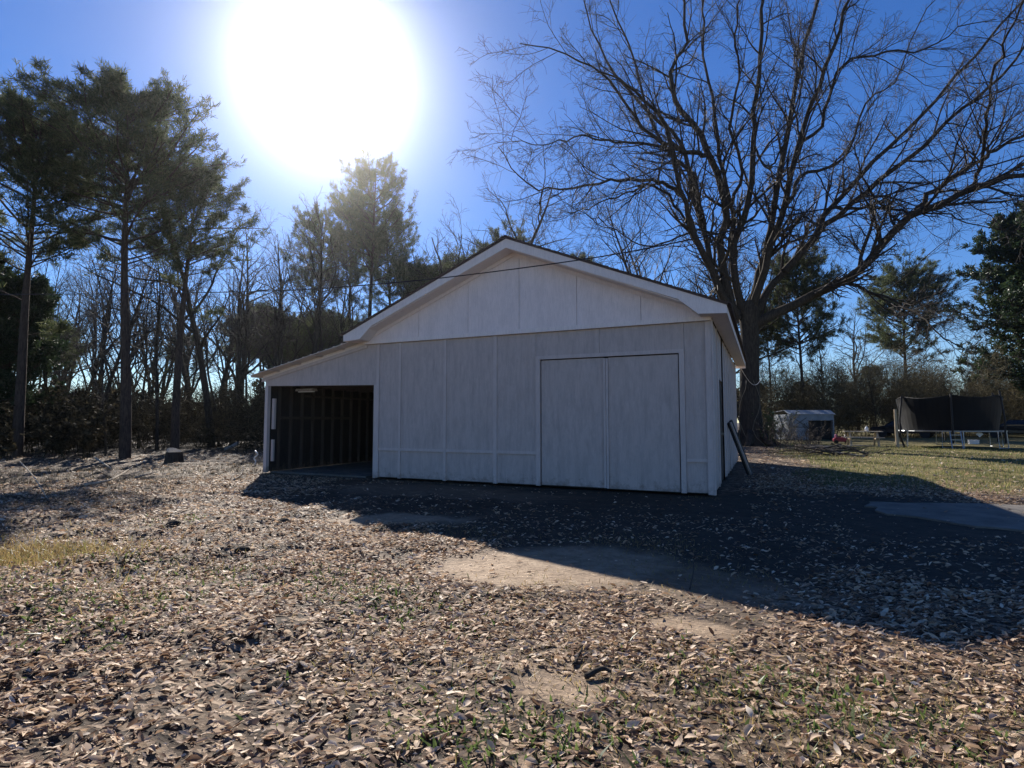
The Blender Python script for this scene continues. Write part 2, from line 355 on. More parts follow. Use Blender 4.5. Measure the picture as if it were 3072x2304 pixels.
def leaves(n, dmin, dmax, kind, s0, s1):
    x, y, r = scatter(n, dmax, dmin); k = rng.random(n) < leaf_density(x, y); x, y, r = x[k], y[k], r[k]; n = len(x)
    V, T = leaf_tpl(kind); s = rng.uniform(s0, s1, n)*np.where(rng.random(n) < .3, .6, 1); A = leaf_xform(n, x, y, s)
    L = np.repeat(V[None], n, 0).copy(); wd = rng.uniform(.65, 1.35, n)[:, None]; L[:, :, 1] *= wd
    curl = rng.normal(0, .35, n)[:, None]; L[:, :, 2] = L[:, :, 2]*rng.normal(1, 1.3, n)[:, None]+curl*(L[:, :, 0]**2)
    W = np.einsum('nij,nkj->nki', A, L)*s[:, None, None]; zl = W[:, :, 2].min(1)
    W[:, :, 0] += x[:, None]; W[:, :, 1] += y[:, None]; W[:, :, 2] += (hgt(x, y)-zl*.8+rng.uniform(-.004, .018, n))[:, None]
    return W, T, np.stack([x, y, r], -1)
VV, TT, b0 = [], [], 0
hero = None
for (n, d0, d1, kd, s0, s1) in ((23000, 1.7, 4.2, 0, .027, .068), (60000, 4.2, 8, 0, .03, .072), (100000, 8, 15, 1, .038, .085), (26000, 15, 30, 1, .07, .14), (30000, 1.7, 5, 1, .01, .028), (45000, 5, 9.5, 1, .014, .032), (5200, 1.7, 7, 2, .04, .12)):
    W, T, X = leaves(n, d0, d1, kd, s0, s1)
    if hero is None:                                              # the 300 leaves nearest to the camera become pieces of their own
        o = np.argsort(X[:, 2]); inv = np.array([abs(math.atan2(p[0]-CAM[0], p[1]-CAM[1])-YAW) < R(41) for p in X[o]])
        hs = o[inv][:300]; hero = (W[hs], T); W = np.delete(W, hs, 0)
    VV.append(W.reshape(-1, 3)); TT.append((T[None]+(np.arange(len(W))*W.shape[1])[:, None, None]+b0).reshape(-1, 3)); b0 += W.shape[0]*W.shape[1]
lm = nmesh('leaf_litter', np.concatenate(VV), None, np.concatenate(TT), smooth=True)
link('leaf_litter', lm, M['leaf'], kind='stuff', label='carpet of dry tan fallen leaves over the yard', cat='leaves')
def perleaf(i):
    k = (.13+.3*i, .09+.24*i, .06+.18*i)
    return k
hm = []
for q in range(8):
    f = (q+.5)/8; m_, t_, b_ = mat('single_leaf_skin', (.17+.40*f, .115+.34*f, .075+.26*f), .6, .14); hm.append(m_)
for i in range(len(hero[0])):
    P = hero[0][i]; c = P.mean(0); me = nmesh('leaf', P-c, None, hero[1], smooth=True)
    o = link('leaf', me, hm[int(rng.integers(8))], ground); o.location = c

# ------------------------------------------------------------------ grass and weeds
def blades(name, x, y, h0, h1, wd, m, lean=.35, tufts=1, label=None, cat='grass'):
    x = np.repeat(x, tufts)+rng.normal(0, .02, len(x)*tufts); y = np.repeat(y, tufts)+rng.normal(0, .02, len(y)*tufts); n = len(x)
    z = hgt(x, y)-.01; a = rng.uniform(0, 6.28, n); h = rng.uniform(h0, h1, n); w_ = wd*rng.uniform(.6, 1.4, n)
    la = rng.uniform(0, 6.28, n); ll = np.abs(rng.normal(0, lean, n))*h
    B = np.stack([x, y, z], -1); d = np.stack([np.cos(a)*w_, np.sin(a)*w_, 0*a], -1); L = np.stack([np.cos(la)*ll, np.sin(la)*ll, h], -1)
    V = np.stack([B-d, B+d, B+d*.7+L*.55, B-d*.7+L*.55, B+L*np.array([1.3, 1.3, 1])], 1); k = np.arange(n)[:, None]*5
    me = nmesh(name, V, k+np.array([[0, 1, 2, 3]]), k+np.array([[3, 2, 4]]))
    return link(name, me, m, kind='stuff', label=label, cat=cat)
n = 95000; a = rng.uniform(-10, 45, n); r = 9+rng.random(n)**.8*26
x = CAM[0]+r*np.sin(YAW+np.radians(a)); y = CAM[1]+r*np.cos(YAW+np.radians(a)); _, g_, ib, _ = masks(x, y); k = (rng.random(n) < g_*(.35+.9*vnoise(x, y, 1.3))) & ~ib
blades('lawn_grass', x[k], y[k], .02, .10, .007, M['grass'], label='short patchy lawn grass in the sunlit yard on the right')
def gblob(cs, n):
    X, Y = [], []
    for cx, cy, rx, ry, k in cs: q = int(n*k); X.append(rng.normal(cx, rx, q)); Y.append(rng.normal(cy, ry, q))
    return np.concatenate(X), np.concatenate(Y)
gp = [gnd(*p) for p in ((40, 1200), (140, 1192), (-20, 1215))]
x, y = gblob([(p[0], p[1], .3, .16, .2) for p in gp]+[(gp[0][0], gp[0][1], 1.1, .55, .4)], 3000)
blades('golden_grass', x, y, .04, .13, .004, M['gold'], .6, 1, 'clump of dry golden grass at the left edge of the yard')
gp = [gnd(*p) for p in ((60, 1290), (200, 1320), (330, 1300), (120, 1380), (280, 1210), (480, 1230), (700, 1250), (380, 1120), (900, 1330), (1180, 1600), (1260, 1620), (1640, 1490), (1800, 1530), (1900, 1580), (780, 1290), (40, 1240), (1050, 1610))]
x, y = gblob([(p[0], p[1], .35, .22, 1/len(gp)) for p in gp], 3600)
blades('green_weeds', x, y, .015, .06, .008, M['clover'], .8, 1, 'low green weeds showing through the fallen leaves')
gp = [gnd(*p) for p in ((1000, 1150), (1200, 1290), (1400, 1180), (1500, 1240), (1500, 1480), (1800, 1600), (2000, 1480), (1300, 1400), (900, 1450), (1600, 1560), (2100, 1560))]
x, y = gblob([(p[0], p[1], .5, .3, 1/len(gp)) for p in gp], 7000); xb = rng.uniform(-7.1, .3, 900); kb = rng.random(900) < vnoise(xb, xb*0, 1.6)**2; x = np.append(x, xb[kb]); y = np.append(y, -.12-np.abs(rng.normal(0, .1, kb.sum())))
blades('dry_grass', x, y, .015, .05, .003, M['gold'], .9, 1, 'thin dry straw coloured grass between the leaves')
x, y, r = scatter(26000, 19, 10.5, -44, -16); k = (rng.random(len(x)) < .6*vnoise(x, y, .9)*sstep(-7, -11, x)); x, y = x[k], y[k]
blades('dead_weeds', x, y, .04, .16, .004, M['brush'], .6, 1, 'brown dead weeds along the woodland edge on the left')

# ------------------------------------------------------------------ garage
H = 3.04; LY = 9.27; PK = 4.88; SL = (4.88-3.21)/4.038; XC = -3.75
G = thing('garage', 'white wooden gable garage with double doors and open lean-to bay on its left', 'garage', (XC, 0, 0))
f0 = .045
box('wall', M['dark'], G, -7.1, -.02, f0, .14, .02, H, label='framing behind the front siding')
def front(nm, x0, x1, z0, z1, y, m=M['siding'], th=.043, **k): return box(nm, m, G, x0, x1, y, f0, z0, z1, **k)
bat = [(-7.165, -7.09), (-6.557, -6.499), (-5.402, -5.336), (-4.222, -4.14)]
dl, dr, dtop = -3.192, -.556, 2.485
edges = [-7.09, -6.528, -5.369, -4.181, -3.285]
for i in range(4):
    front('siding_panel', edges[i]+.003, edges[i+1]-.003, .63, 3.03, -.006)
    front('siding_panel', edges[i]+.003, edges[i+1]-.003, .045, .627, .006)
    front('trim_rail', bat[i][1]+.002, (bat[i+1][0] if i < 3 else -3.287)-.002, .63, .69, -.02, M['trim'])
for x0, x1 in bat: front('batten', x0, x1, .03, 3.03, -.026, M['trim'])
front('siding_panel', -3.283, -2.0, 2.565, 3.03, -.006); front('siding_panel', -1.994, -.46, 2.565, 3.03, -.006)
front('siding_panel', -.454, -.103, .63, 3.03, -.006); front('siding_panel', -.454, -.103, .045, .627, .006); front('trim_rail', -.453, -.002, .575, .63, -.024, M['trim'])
front('batten', -.36, -.315, .635, 3.03, -.012, M['siding'])
front('door_frame', -3.285, -3.2, .03, 2.56, -.026, M['trim']); front('door_frame', -.548, -.457, .03, 2.56, -.026, M['trim']); front('door_frame', -3.285, -.457, 2.495, 2.562, -.03, M['trim'])
dB = MB().box(dl+.012, -1.93, .012, f0, .05, 2.476).build('door', M['siding'], G, label='left leaf of the double door')
dR = MB().box(-1.835, dr-.013, .012, f0, .04, 2.474).build('door', M['siding'], G, label='right leaf of the double door')
box('center_batten', M['trim'], dB, -1.926, -1.885, -.02, .0115, .05, 2.464); box('center_batten', M['trim'], dR, -1.879, -1.838, -.014, .0115, .04, 2.461)
front('corner_board', -.1, .0, .02, 3.03, -.03, M['trim'])
# gable: seams every 1.2 m, its face proud of the wall below
gz = lambda x: PK-SL*abs(x-XC)-.2
seam = [-7.5, -6.02, -4.795, -3.626, -2.419, -1.198, 0]
for i in range(6):
    x0, x1 = seam[i]+.004, seam[i+1]-.004; tp = [(x1, gz(x1)), (x0, gz(x0))]
    if x0 < XC < x1: tp = [(x1, gz(x1)), (XC, gz(XC)), (x0, gz(x0))]
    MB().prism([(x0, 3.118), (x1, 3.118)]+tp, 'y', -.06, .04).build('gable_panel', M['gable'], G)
MB().prism([(-7.5, 3.09), (0, 3.09), (XC, gz(XC))], 'y', .042, .1).build('gable_backing', M['dark'], G)
box('gable_trim', M['white'], G, -7.5, .005, -.078, .04, 3.035, 3.116)
MB().prism([(-7.2, gz(-7.2)-.05), (XC, gz(XC)-.06), (XC, gz(XC)+.02), (-7.2, gz(-7.2)+.02)], 'y', -.085, -.0605).build('frieze_board', M['gable'], G)
MB().prism([(-.3, gz(-.3)-.05), (XC, gz(XC)-.06), (XC, gz(XC)+.02), (-.3, gz(-.3)+.02)], 'y', -.085, -.0605).build('frieze_board', M['gable'], G)
for s in (1, -1):                                                 # rake fascia with the flared tail
    px = lambda d: XC+s*d
    MB().prism([(px(.0), 4.70), (px(3.266), 3.374), (px(3.587), 3.096), (px(4.035), 3.072), (px(4.038), 3.212), (px(0), PK)], 'y', -.43, -.4).build('rake_fascia', M['white'], G)
    MB().prism([(px(0), 4.70), (px(3.5), 4.70-SL*3.5), (px(3.5), 4.72-SL*3.5), (px(0), 4.72)], 'y', -.398, -.062).build('rake_soffit', M['white'], G)
    MB().prism([(px(3.27), 3.385), (px(3.59), 3.099), (px(4.018), 3.079), (px(4.018), 3.19), (px(3.27), 3.5)], 'y', -.397, -.082).build('eave_return', M['white'], G)
    e = px(4.02)
    MB().box(min(e, px(4.04)), max(e, px(4.04)), -.398, LY+.36, 3.076, 3.205).build('eave_fascia', M['white'], G)
    MB().box(min(px(3.76), px(4.015)), max(px(3.76), px(4.015)), -.06, LY+.36, 3.085, 3.1).build('eave_soffit', M['white'], G)
    rf = MB().prism([(px(0), PK+.004), (px(4.06), PK+.004-SL*4.06), (px(4.06), PK+.034-SL*4.06), (px(0), PK+.034)], 'y', -.45, LY+.42).build('roof', M['shingle'], G)
    cm = MB(); nrow = 22
    for i in range(nrow):
        d0, d1 = 4.09*i/nrow, 4.09*(i+1)/nrow+.02; z0, z1 = PK+.036-SL*d0, PK+.036-SL*d1
        cm.prism([(px(d0), z0), (px(d1), z1), (px(d1), z1+.016), (px(d0), z0+.004)], 'y', -.47, LY+.44)
    c_ = cm.build('shingle_courses', M['shingle'], rf)
MB().prism([(XC-.14, PK-.01), (XC, PK+.05), (XC+.14, PK-.01), (XC+.14, PK+.005), (XC, PK+.068), (XC-.14, PK+.005)], 'y', -.475, LY+.445).build('ridge_cap', M['shingle'], G)
box('eave_end', M['white'], G, -.01, .29, LY+.362, LY+.39, 3.02, 3.2)
# right side wall: vertical boards with battens and a dark doorway
ys = [0.0, 1.15, 1.72, 2.5, 3.35, 4.1, 4.85, 5.6, 6.35, 7.1, 7.85, 8.6, LY]
for i in range(12):
    if i == 2:
        box('siding_panel', M['siding'], G, -.06, -.004, 1.725, 2.495, 2.12, 3.07); continue
    box('siding_panel', M['siding'], G, -.06, -.004, ys[i]+.004+(.05 if i == 0 else 0), ys[i+1]-.004, .05, 3.07)
    if i: box('batten', M['trim'], G, -.004, .018, ys[i]-.03, ys[i]+.03, .04, 3.07)
box('batten', M['trim'], G, -.004, .018, 2.5-.03, 2.5+.03, .04, 3.07)
box('corner_board', M['trim'], G, -.004, .024, -.03, .09, .02, 3.07)
sd = box('side_door', M['black'], G, -.06, -.03, 1.75, 2.47, .05, 2.1); box('handle', M['steel'], sd, -.03, .02, 2.36, 2.41, 1.0, 1.04)
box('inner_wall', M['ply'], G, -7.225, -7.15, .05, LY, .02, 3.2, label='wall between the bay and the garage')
box('rear_wall', M['siding'], G, -10.6, 0, LY+.002, LY+.07, .02, 3.05)
MB().prism([(-7.5, 3.05), (0, 3.05), (XC, gz(XC))], 'y', LY, LY+.07).build('rear_gable', M['gable'], G)
# lean-to
lt_ = lambda x: 2.36+(x+10.73)*.2105                              # height of the underside of the rake board
MB().prism([(-10.62, 2.164), (-7.165, 2.10), (-7.165, 3.03), (-7.42, 3.03), (-10.62, lt_(-10.62)-.07)], 'y', -.004, .05).build('lean_to_front', M['siding'], G, label='plain panel above the open bay')
front('bay_jamb', -7.235, -7.168, .01, 2.10, -.022, M['trim'])
MB().prism([(-10.74, 2.27), (-7.45, 2.27+3.29*.2105), (-7.45, 2.345+3.29*.2105), (-10.74, 2.345)], 'y', -.03, -.006).build('rake_board', M['trim'], G)
ru = lambda x: 2.412+(x+10.79)*.2153                              # underside of the metal roof
lr = MB().prism([(-10.79, ru(-10.79)), (-7.74, ru(-7.74)), (-7.74, ru(-7.74)+.014), (-10.79, ru(-10.79)+.014)], 'y', -.30, LY+.3).build('lean_to_roof', M['tin'], G)
for x0 in np.arange(-10.74, -7.8, .23):
    z = ru(x0)+.015; MB().prism([(x0, z), (x0+.05, z+.01), (x0+.04, z+.019), (x0+.01, z+.012)], 'y', -.305, LY+.31).build('rib', M['tin'], lr)
for x0 in (-10.2, -9.5, -8.8, -8.15):
    z = ru(x0)-.003; MB().prism([(x0, z-.03), (x0+.05, z-.019), (x0+.05, z), (x0, z-.011)], 'y', -.28, .0).build('lookout', M['trim'], lr)
MB().prism([(-10.72, 2.349), (-7.5, 2.349+3.22*.2105), (-7.5, ru(-7.5)-.004), (-10.72, ru(-10.72)-.004)], 'y', -.004, .04).build('frieze_board', M['white'], G)
MB().prism([(-10.81, 2.37), (-10.792, 2.37), (-10.792, 2.432), (-10.81, 2.432)], 'y', -.30, LY+.3).build('eave_fascia', M['trim'], G)
box('bay_post', M['trim'], G, -10.62, -10.52, -.02, .07, .01, 2.165)
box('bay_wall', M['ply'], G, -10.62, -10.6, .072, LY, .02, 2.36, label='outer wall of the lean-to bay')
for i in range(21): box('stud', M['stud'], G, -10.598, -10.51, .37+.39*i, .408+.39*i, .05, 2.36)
box('stud_rail', M['stud'], G, -10.51, -10.47, .4, 3.0, 1.33, 1.40); box('stud_rail', M['stud'], G, -10.51, -10.48, 1.2, 6.5, 1.93, 1.98)
for i in range(8): box('rafter', M['stud'], G, -10.55, -7.52, .45+.61*i, .49+.61*i, 2.16, 2.3)
box('block', M['trim'], G, -10.5, -10.42, .1, .16, 1.08, 1.85, label='pale board nailed to the bay post'); box('block', M['trim'], G, -10.5, -10.43, .1, .15, .28, .82)
MB().box(-10.5, -7.52, .1, LY, -.05, .03).build('bay_floor', M['conc'], G)
L_ = thing('shop_light', 'white tube light fixture hanging at the top of the lean-to opening', 'light fixture', (-9.75, .5, 2.06))
MB().prism([(.44, 2.1), (.56, 2.1), (.6, 2.04), (.4, 2.04)], 'x', -10.05, -9.48).build('housing', M['trim'], L_); MB().tube([(-10.03, .5, 2.03), (-9.5, .5, 2.03)], .016).build('tube', M['plast'], L_)
P_ = thing('plank', 'black plank leaning against the right side wall of the garage', 'plank', (.35, 4.4, 0))
MB().bar((.05, 4.06, 1.27), (.45, 4.6, .0), .10, .02, (.8, -.5, .2)).build('board', M['black'], P_); MB().bar((.075, 4.0, 1.25), (.475, 4.52, .0), .008, .022, (.8, -.5, .2)).build('edge_strip', M['trim'], P_)
cpts = [at(1599+i*5.2, 797+18*math.sin(math.pi*min(1, i/9)*.62), 18.4+i*1.1) for i in range(12)]
link('loose_cable', None, None) if False else None
cb = MB().tube([Vector((.15, LY+.37, 3.02))*(1-t)+Vector(at(1652, 802, 30.5))*t-Vector((0, 0, .75*math.sin(math.pi*t)*(1-t*.3))) for t in np.linspace(0, 1, 14)], .008, 6).build('cable', M['plast'], None, label='thin pale cable drooping from the rear eave to the big tree', cat='cable')

# power line
wp = [(-600, 640), (0, 636), (300, 634), (600, 628), (800, 615), (1000, 595), (1300, 554), (1572, 500), (1680, 470), (1836, 441), (2000, 398), (2260, 322), (2500, 240)]
iz = lambda xv: 1/(.0667+2.55e-5*xv*VPX)
wpt = [at(x, y, iz(x)) for x, y in wp]; ww = []
for i in range(len(wpt)-1):
    p0, p1, p2, p3 = (wpt[max(0, min(len(wpt)-1, i+j))] for j in (-1, 0, 1, 2))
    for t in np.linspace(0, 1, 6)[:-1]: ww.append(.5*(2*p1+(p2-p0)*t+(2*p0-5*p1+4*p2-p3)*t*t+(3*p1-p0-3*p2+p3)*t**3))
MB().tube(ww, .0095, 6).build('power_line', M['cable'], None, label='black overhead service wire crossing in front of the gable', cat='wire')

# ------------------------------------------------------------------ trees: batched growth
def unit(v): return v/np.maximum(np.linalg.norm(v, axis=-1, keepdims=True), 1e-9)
def grow(S, D, L, r0, r1, n, wig, up=0., curve=None):
    P = [S]; d = unit(D); k = len(S); Rr = [r0]
    for i in range(n):
        d = unit(d+rng.normal(0, wig, (k, 3))+np.array([0, 0, up])/n); P.append(P[-1]+d*(L/n)[:, None]); Rr.append(r0+(r1-r0)*((i+1)/n))
    return np.stack(P, 1), np.stack(Rr, 1)
def spawn(P, Rr, k, t0, t1, a0, a1, rf, lf, n, wig, up, rend=.35, rmin=.004, flat=0., even=True):
    Nn, m = P.shape[:2]; base = (np.arange(k)+rng.random((Nn, k)))/k if even else rng.random((Nn, k)); t = t0+(t1-t0)*base
    f = t*(m-1); i = np.clip(np.floor(f).astype(int), 0, m-2); fr = (f-i)[..., None]; row = np.arange(Nn)[:, None]
    S = P[row, i]*(1-fr)+P[row, i+1]*fr; d = unit(P[row, i+1]-P[row, i]); r = Rr[row, i]*(1-fr[..., 0])+Rr[row, i+1]*fr[..., 0]
    q = rng.normal(0, 1, d.shape); q[..., 2] *= 1-flat; pr = unit(np.cross(d, np.cross(q, d))); a = rng.uniform(a0, a1, t.shape)[..., None]
    D = d*np.cos(a)+pr*np.sin(a); tot = np.linalg.norm(np.diff(P, axis=1), axis=-1).sum(1)[:, None]
    Lg = (tot*lf*(1.15-.75*t)*rng.uniform(.6, 1.3, t.shape) if lf > 0 else -lf*(1.1-.5*t)*rng.uniform(.6, 1.35, t.shape)).ravel(); rr = np.maximum(r*rf, rmin).ravel()
    return grow(S.reshape(-1, 3), D.reshape(-1, 3), Lg, rr, np.maximum(rr*rend, rmin*.6), n, wig, up)
def tubes(sets, S=3):
    V, F, b = [], [], 0
    for P, Rr in sets:
        Nn, m = P.shape[:2]; d = unit(np.gradient(P, axis=1)); ref = unit(np.cross(d[:, 0], rng.normal(0, 1, (Nn, 3))))[:, None, :]
        u = unit(ref-d*(ref*d).sum(-1, keepdims=True)); v = np.cross(d, u); an = np.arange(S)*2*math.pi/S
        X = P[:, :, None]+Rr[:, :, None, None]*(u[:, :, None]*np.cos(an)[:, None]+v[:, :, None]*np.sin(an)[:, None])
        V.append(X.reshape(-1, 3)); I = np.arange(Nn*m*S).reshape(Nn, m, S)+b; J = np.roll(I, -1, 2)
        F.append(np.stack([I[:, :-1], J[:, :-1], J[:, 1:], I[:, 1:]], -1).reshape(-1, 4)); b += Nn*m*S
    return np.concatenate(V), np.concatenate(F)
def tubemesh(name, sets, S, smooth=True, off=None):
    V, F = tubes(sets, S); V = V if off is None else V-np.asarray(off); return nmesh(name, V, F, smooth=smooth)
def resample(pts, n):
    pts = np.asarray(pts, float); m = len(pts); out = []
    for s in np.linspace(0, m-1, n):
        i = min(int(s), m-2); t = s-i; p0, p1, p2, p3 = (pts[max(0, min(m-1, i+j))] for j in (-1, 0, 1, 2))
        out.append(.5*(2*p1+(p2-p0)*t+(2*p0-5*p1+4*p2-p3)*t*t+(3*p1-p0-3*p2+p3)*t**3))
    return np.array(out)

# the big bare tree behind the garage; limb runs are in zoomed picture units, each at its own depth
TZ = 33.0
zv = lambda x, y: ((1450+x*.7333)/VPX, y*.7333/VPX)
big_base = gnd(1628, 962); BT = thing('bare_tree', 'huge bare hardwood with many fanning limbs behind the right end of the garage', 'tree', big_base)
TZ = float((big_base-CAM)@FW)
limbs = [ # points, end depth offset, start radius, end radius
 ([(1040,1300),(985,1210),(935,1120),(880,1000),(845,900),(812,800),(745,520),(650,400),(560,330),(470,290)], -4, .25, .03),
 ([(812,800),(760,760),(690,738),(560,735),(420,755),(260,780),(150,725),(60,600)], -5, .13, .018),
 ([(1035,1290),(980,1180),(930,1060),(885,880),(835,690),(790,560),(690,480),(560,330),(480,200),(430,60),(400,-80)], 3, .22, .025),
 ([(1050,1290),(1010,1240),(965,1000),(1000,850),(935,650),(870,520),(795,440),(768,340),(795,225),(830,170),(812,0),(790,-150)], 1, .27, .05),
 ([(935,650),(880,625),(800,612),(690,560),(585,425),(480,300),(340,230),(150,178)], -5, .15, .02),
 ([(800,612),(640,590),(500,575),(380,560),(240,590),(100,560)], -6, .09, .012),
 ([(1070,1280),(1040,1200),(1030,1000),(1080,850),(1110,600),(1112,450),(1132,250),(1145,0),(1150,-200)], -1, .25, .06),
 ([(1030,1050),(1015,850),(960,640),(940,420),(905,230),(900,0),(880,-180)], 4, .15, .04),
 ([(1085,1280),(1110,1200),(1155,1040),(1185,880),(1222,640),(1270,420),(1310,200),(1375,0),(1420,-180)], 2, .26, .06),
 ([(1100,1280),(1125,1200),(1180,1000),(1240,830),(1285,600),(1345,420),(1420,220),(1490,20),(1540,-150)], -3, .24, .05),
 ([(1240,830),(1300,720),(1400,690),(1500,600),(1560,430),(1680,330),(1780,100),(1900,-60)], 5, .12, .02),
 ([(1285,600),(1380,520),(1430,330),(1500,245),(1650,215),(1800,195),(1950,120),(2100,80)], -4, .11, .015),
 ([(1110,1290),(1150,1200),(1230,1110),(1345,980),(1425,850),(1560,700),(1700,560),(1830,420),(2000,250),(2190,20),(2300,-120)], 4, .24, .05),
 ([(1230,1110),(1400,925),(1560,790),(1750,640),(1900,500),(2060,370),(2230,190),(2400,60)], -4, .19, .03),
 ([(1095,1345),(1180,1290),(1330,1210),(1480,1140),(1600,1040),(1700,920),(1770,868),(1900,820),(1990,772),(2080,742),(2230,715),(2400,690)], -6, .30, .08),
 ([(1770,868),(1850,775),(2000,680),(2090,620),(2230,545),(2400,470)], -2, .16, .05),
 ([(1990,772),(2045,655),(2062,450),(2112,240),(2212,0)], -9, .11, .03),
 ([(1480,1145),(1600,1200),(1750,1268),(1860,1364),(1960,1440)], -8, .10, .015),
 ([(1425,850),(1520,855),(1640,850),(1760,868),(1900,880),(2050,925),(2200,935)], -2, .10, .015),
 ([(885,880),(850,700),(760,620),(660,410),(600,200),(520,0),(470,-150)], 6, .14, .03),
 ([(1000,850),(1060,700),(1010,500),(1050,300),(1030,100),(1060,-100)], -5, .11, .025),
 ([(1030,1000),(900,940),(760,985),(650,1010),(540,940),(430,870),(330,830)], -6, .07, .01),
 ([(880,1000),(800,860),(690,760),(560,800),(430,850),(340,870)], -7, .09, .012),
 ([(1155,1040),(1250,850),(1330,900),(1430,960),(1500,1030)], -7, .06, .012),
 ([(1700,920),(1640,840),(1560,740),(1530,560),(1600,400)], -8, .08, .012),
 ([(1110,600),(1170,690),(1240,560),(1300,350),(1260,150)], -6, .07, .012),
]
L0P, L0R = [], []
for pts, dz, ra, rb in limbs:
    n = len(pts); P = resample([at(*zv(x, y), TZ+dz*(i/(n-1))**1.2) for i, (x, y) in enumerate(pts)], 22)
    P[1:-1] += rng.normal(0, .06, (20, 3)); tt = np.linspace(0, 1, 22); Rr = ra*.98+(rb-ra*.98)*tt**.75
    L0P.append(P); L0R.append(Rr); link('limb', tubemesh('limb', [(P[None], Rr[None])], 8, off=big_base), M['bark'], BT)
tp = resample([big_base-np.array([0, 0, .2]), at(1621, 900, TZ), at(1619, 800, TZ), at(1620, 730, TZ), at(1617, 680, TZ), at(1612, 650, TZ)], 16)
tr = .9*np.array([1.0, .78, .66, .6, .56, .54, .53, .52, .51, .51, .52, .53, .54, .54, .46, .3])
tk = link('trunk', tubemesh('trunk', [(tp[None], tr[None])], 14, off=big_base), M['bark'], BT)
for i in range(6):                                                # root flare and vines
    a_ = i*1.05+.3; p = big_base; d = np.array([math.cos(a_), math.sin(a_), 0])
    MB().tube([p+d*.55+np.array([0, 0, .75]), p+d*.85+np.array([0, 0, .22]), p+d*1.5-np.array([0, 0, .08])], [.2, .22, .08], 7).build('root', M['bark'], tk, smooth=True)
for i in range(4):
    a_ = -1.9+rng.normal(0, .9); q = [tp[0]+np.array([math.cos(a_+.5*math.sin(k*.9+i))*(tr[min(k, 15)]+.05), math.sin(a_+.5*math.sin(k*.9+i))*(tr[min(k, 15)]+.05), k*.42+.2])+np.append(tp[min(k, 12)][:2]-tp[0][:2], 0) for k in range(9)]
    MB().tube(q, .014, 5).build('vine', M['paletwig'], tk, smooth=True)
LP, LR = np.stack(L0P), np.stack(L0R)
A1 = spawn(LP, LR, 18, .14, 1, .35, .9, .5, -3.8, 7, .13, .3, .3, .012)
A2 = spawn(*A1, 8, .15, 1, .4, 1.1, .6, .5, 5, .17, .1, .4, .0075)
A3 = spawn(*A2, 7, .15, 1, .5, 1.25, .7, .62, 2, .25, .0, .5, .006)
link('branches', tubemesh('branches', [A1], 5, off=big_base), M['bark'], BT, kind='stuff')
link('twigs', tubemesh('twigs', [A2, A3], 3, False, off=big_base), M['twig'], BT, kind='stuff')

# generic bare trees
def bare_tree(name, h, fork, spread, n1, dens, seed_label, r0=None, thin=1.0, bark='bark'):
    r0 = r0 or h*.012
    root = thing(name, seed_label, 'tree', (0, 0, -200)); o = np.array([0, 0, 0.])
    n = 14; st = np.zeros((1, 3)); T = grow(st-np.array([[0, 0, .15]]), np.array([[.04, .02, 1.]]), np.array([h]), np.array([r0*1.15]), np.array([.02]), n, .055, .3)
    A1 = spawn(*T, n1, fork, .97, .4, spread+.3, .62, .42, 10, .15, .42, .2, .014)
    A2 = spawn(*A1, 7, .2, 1, .4, 1.05, .6, .45, 5, .17, .2, .4, .008*thin)
    A3 = spawn(*A2, dens, .2, 1, .4, 1.1, .7, .55, 2, .18, .05, .5, .006*thin)
    link('trunk', tubemesh('trunk', [T], 9), M[bark], root); link('branches', tubemesh('branches', [A1], 5), M[bark], root, kind='stuff')
    link('twigs', tubemesh('twigs', [A2, A3], 3, False), M['twig'], root, kind='stuff'); return root
def tufts(P, D, L, wd, K, cone=1.25):
    n = len(P); d = unit(D)[:, None, :]+rng.normal(0, cone*.5, (n, K, 3)); d = unit(d); s = unit(np.cross(d, rng.normal(0, 1, (n, K, 3))))*wd
    ln = L*rng.uniform(.6, 1.2, (n, K, 1)); B = P[:, None, :]+rng.normal(0, L*.3, (n, K, 3)); V = np.stack([B-s, B+s, B+s*.6+d*ln, B-s*.6+d*ln], 2).reshape(-1, 3)
    return V, np.arange(n*K*4).reshape(-1, 4)
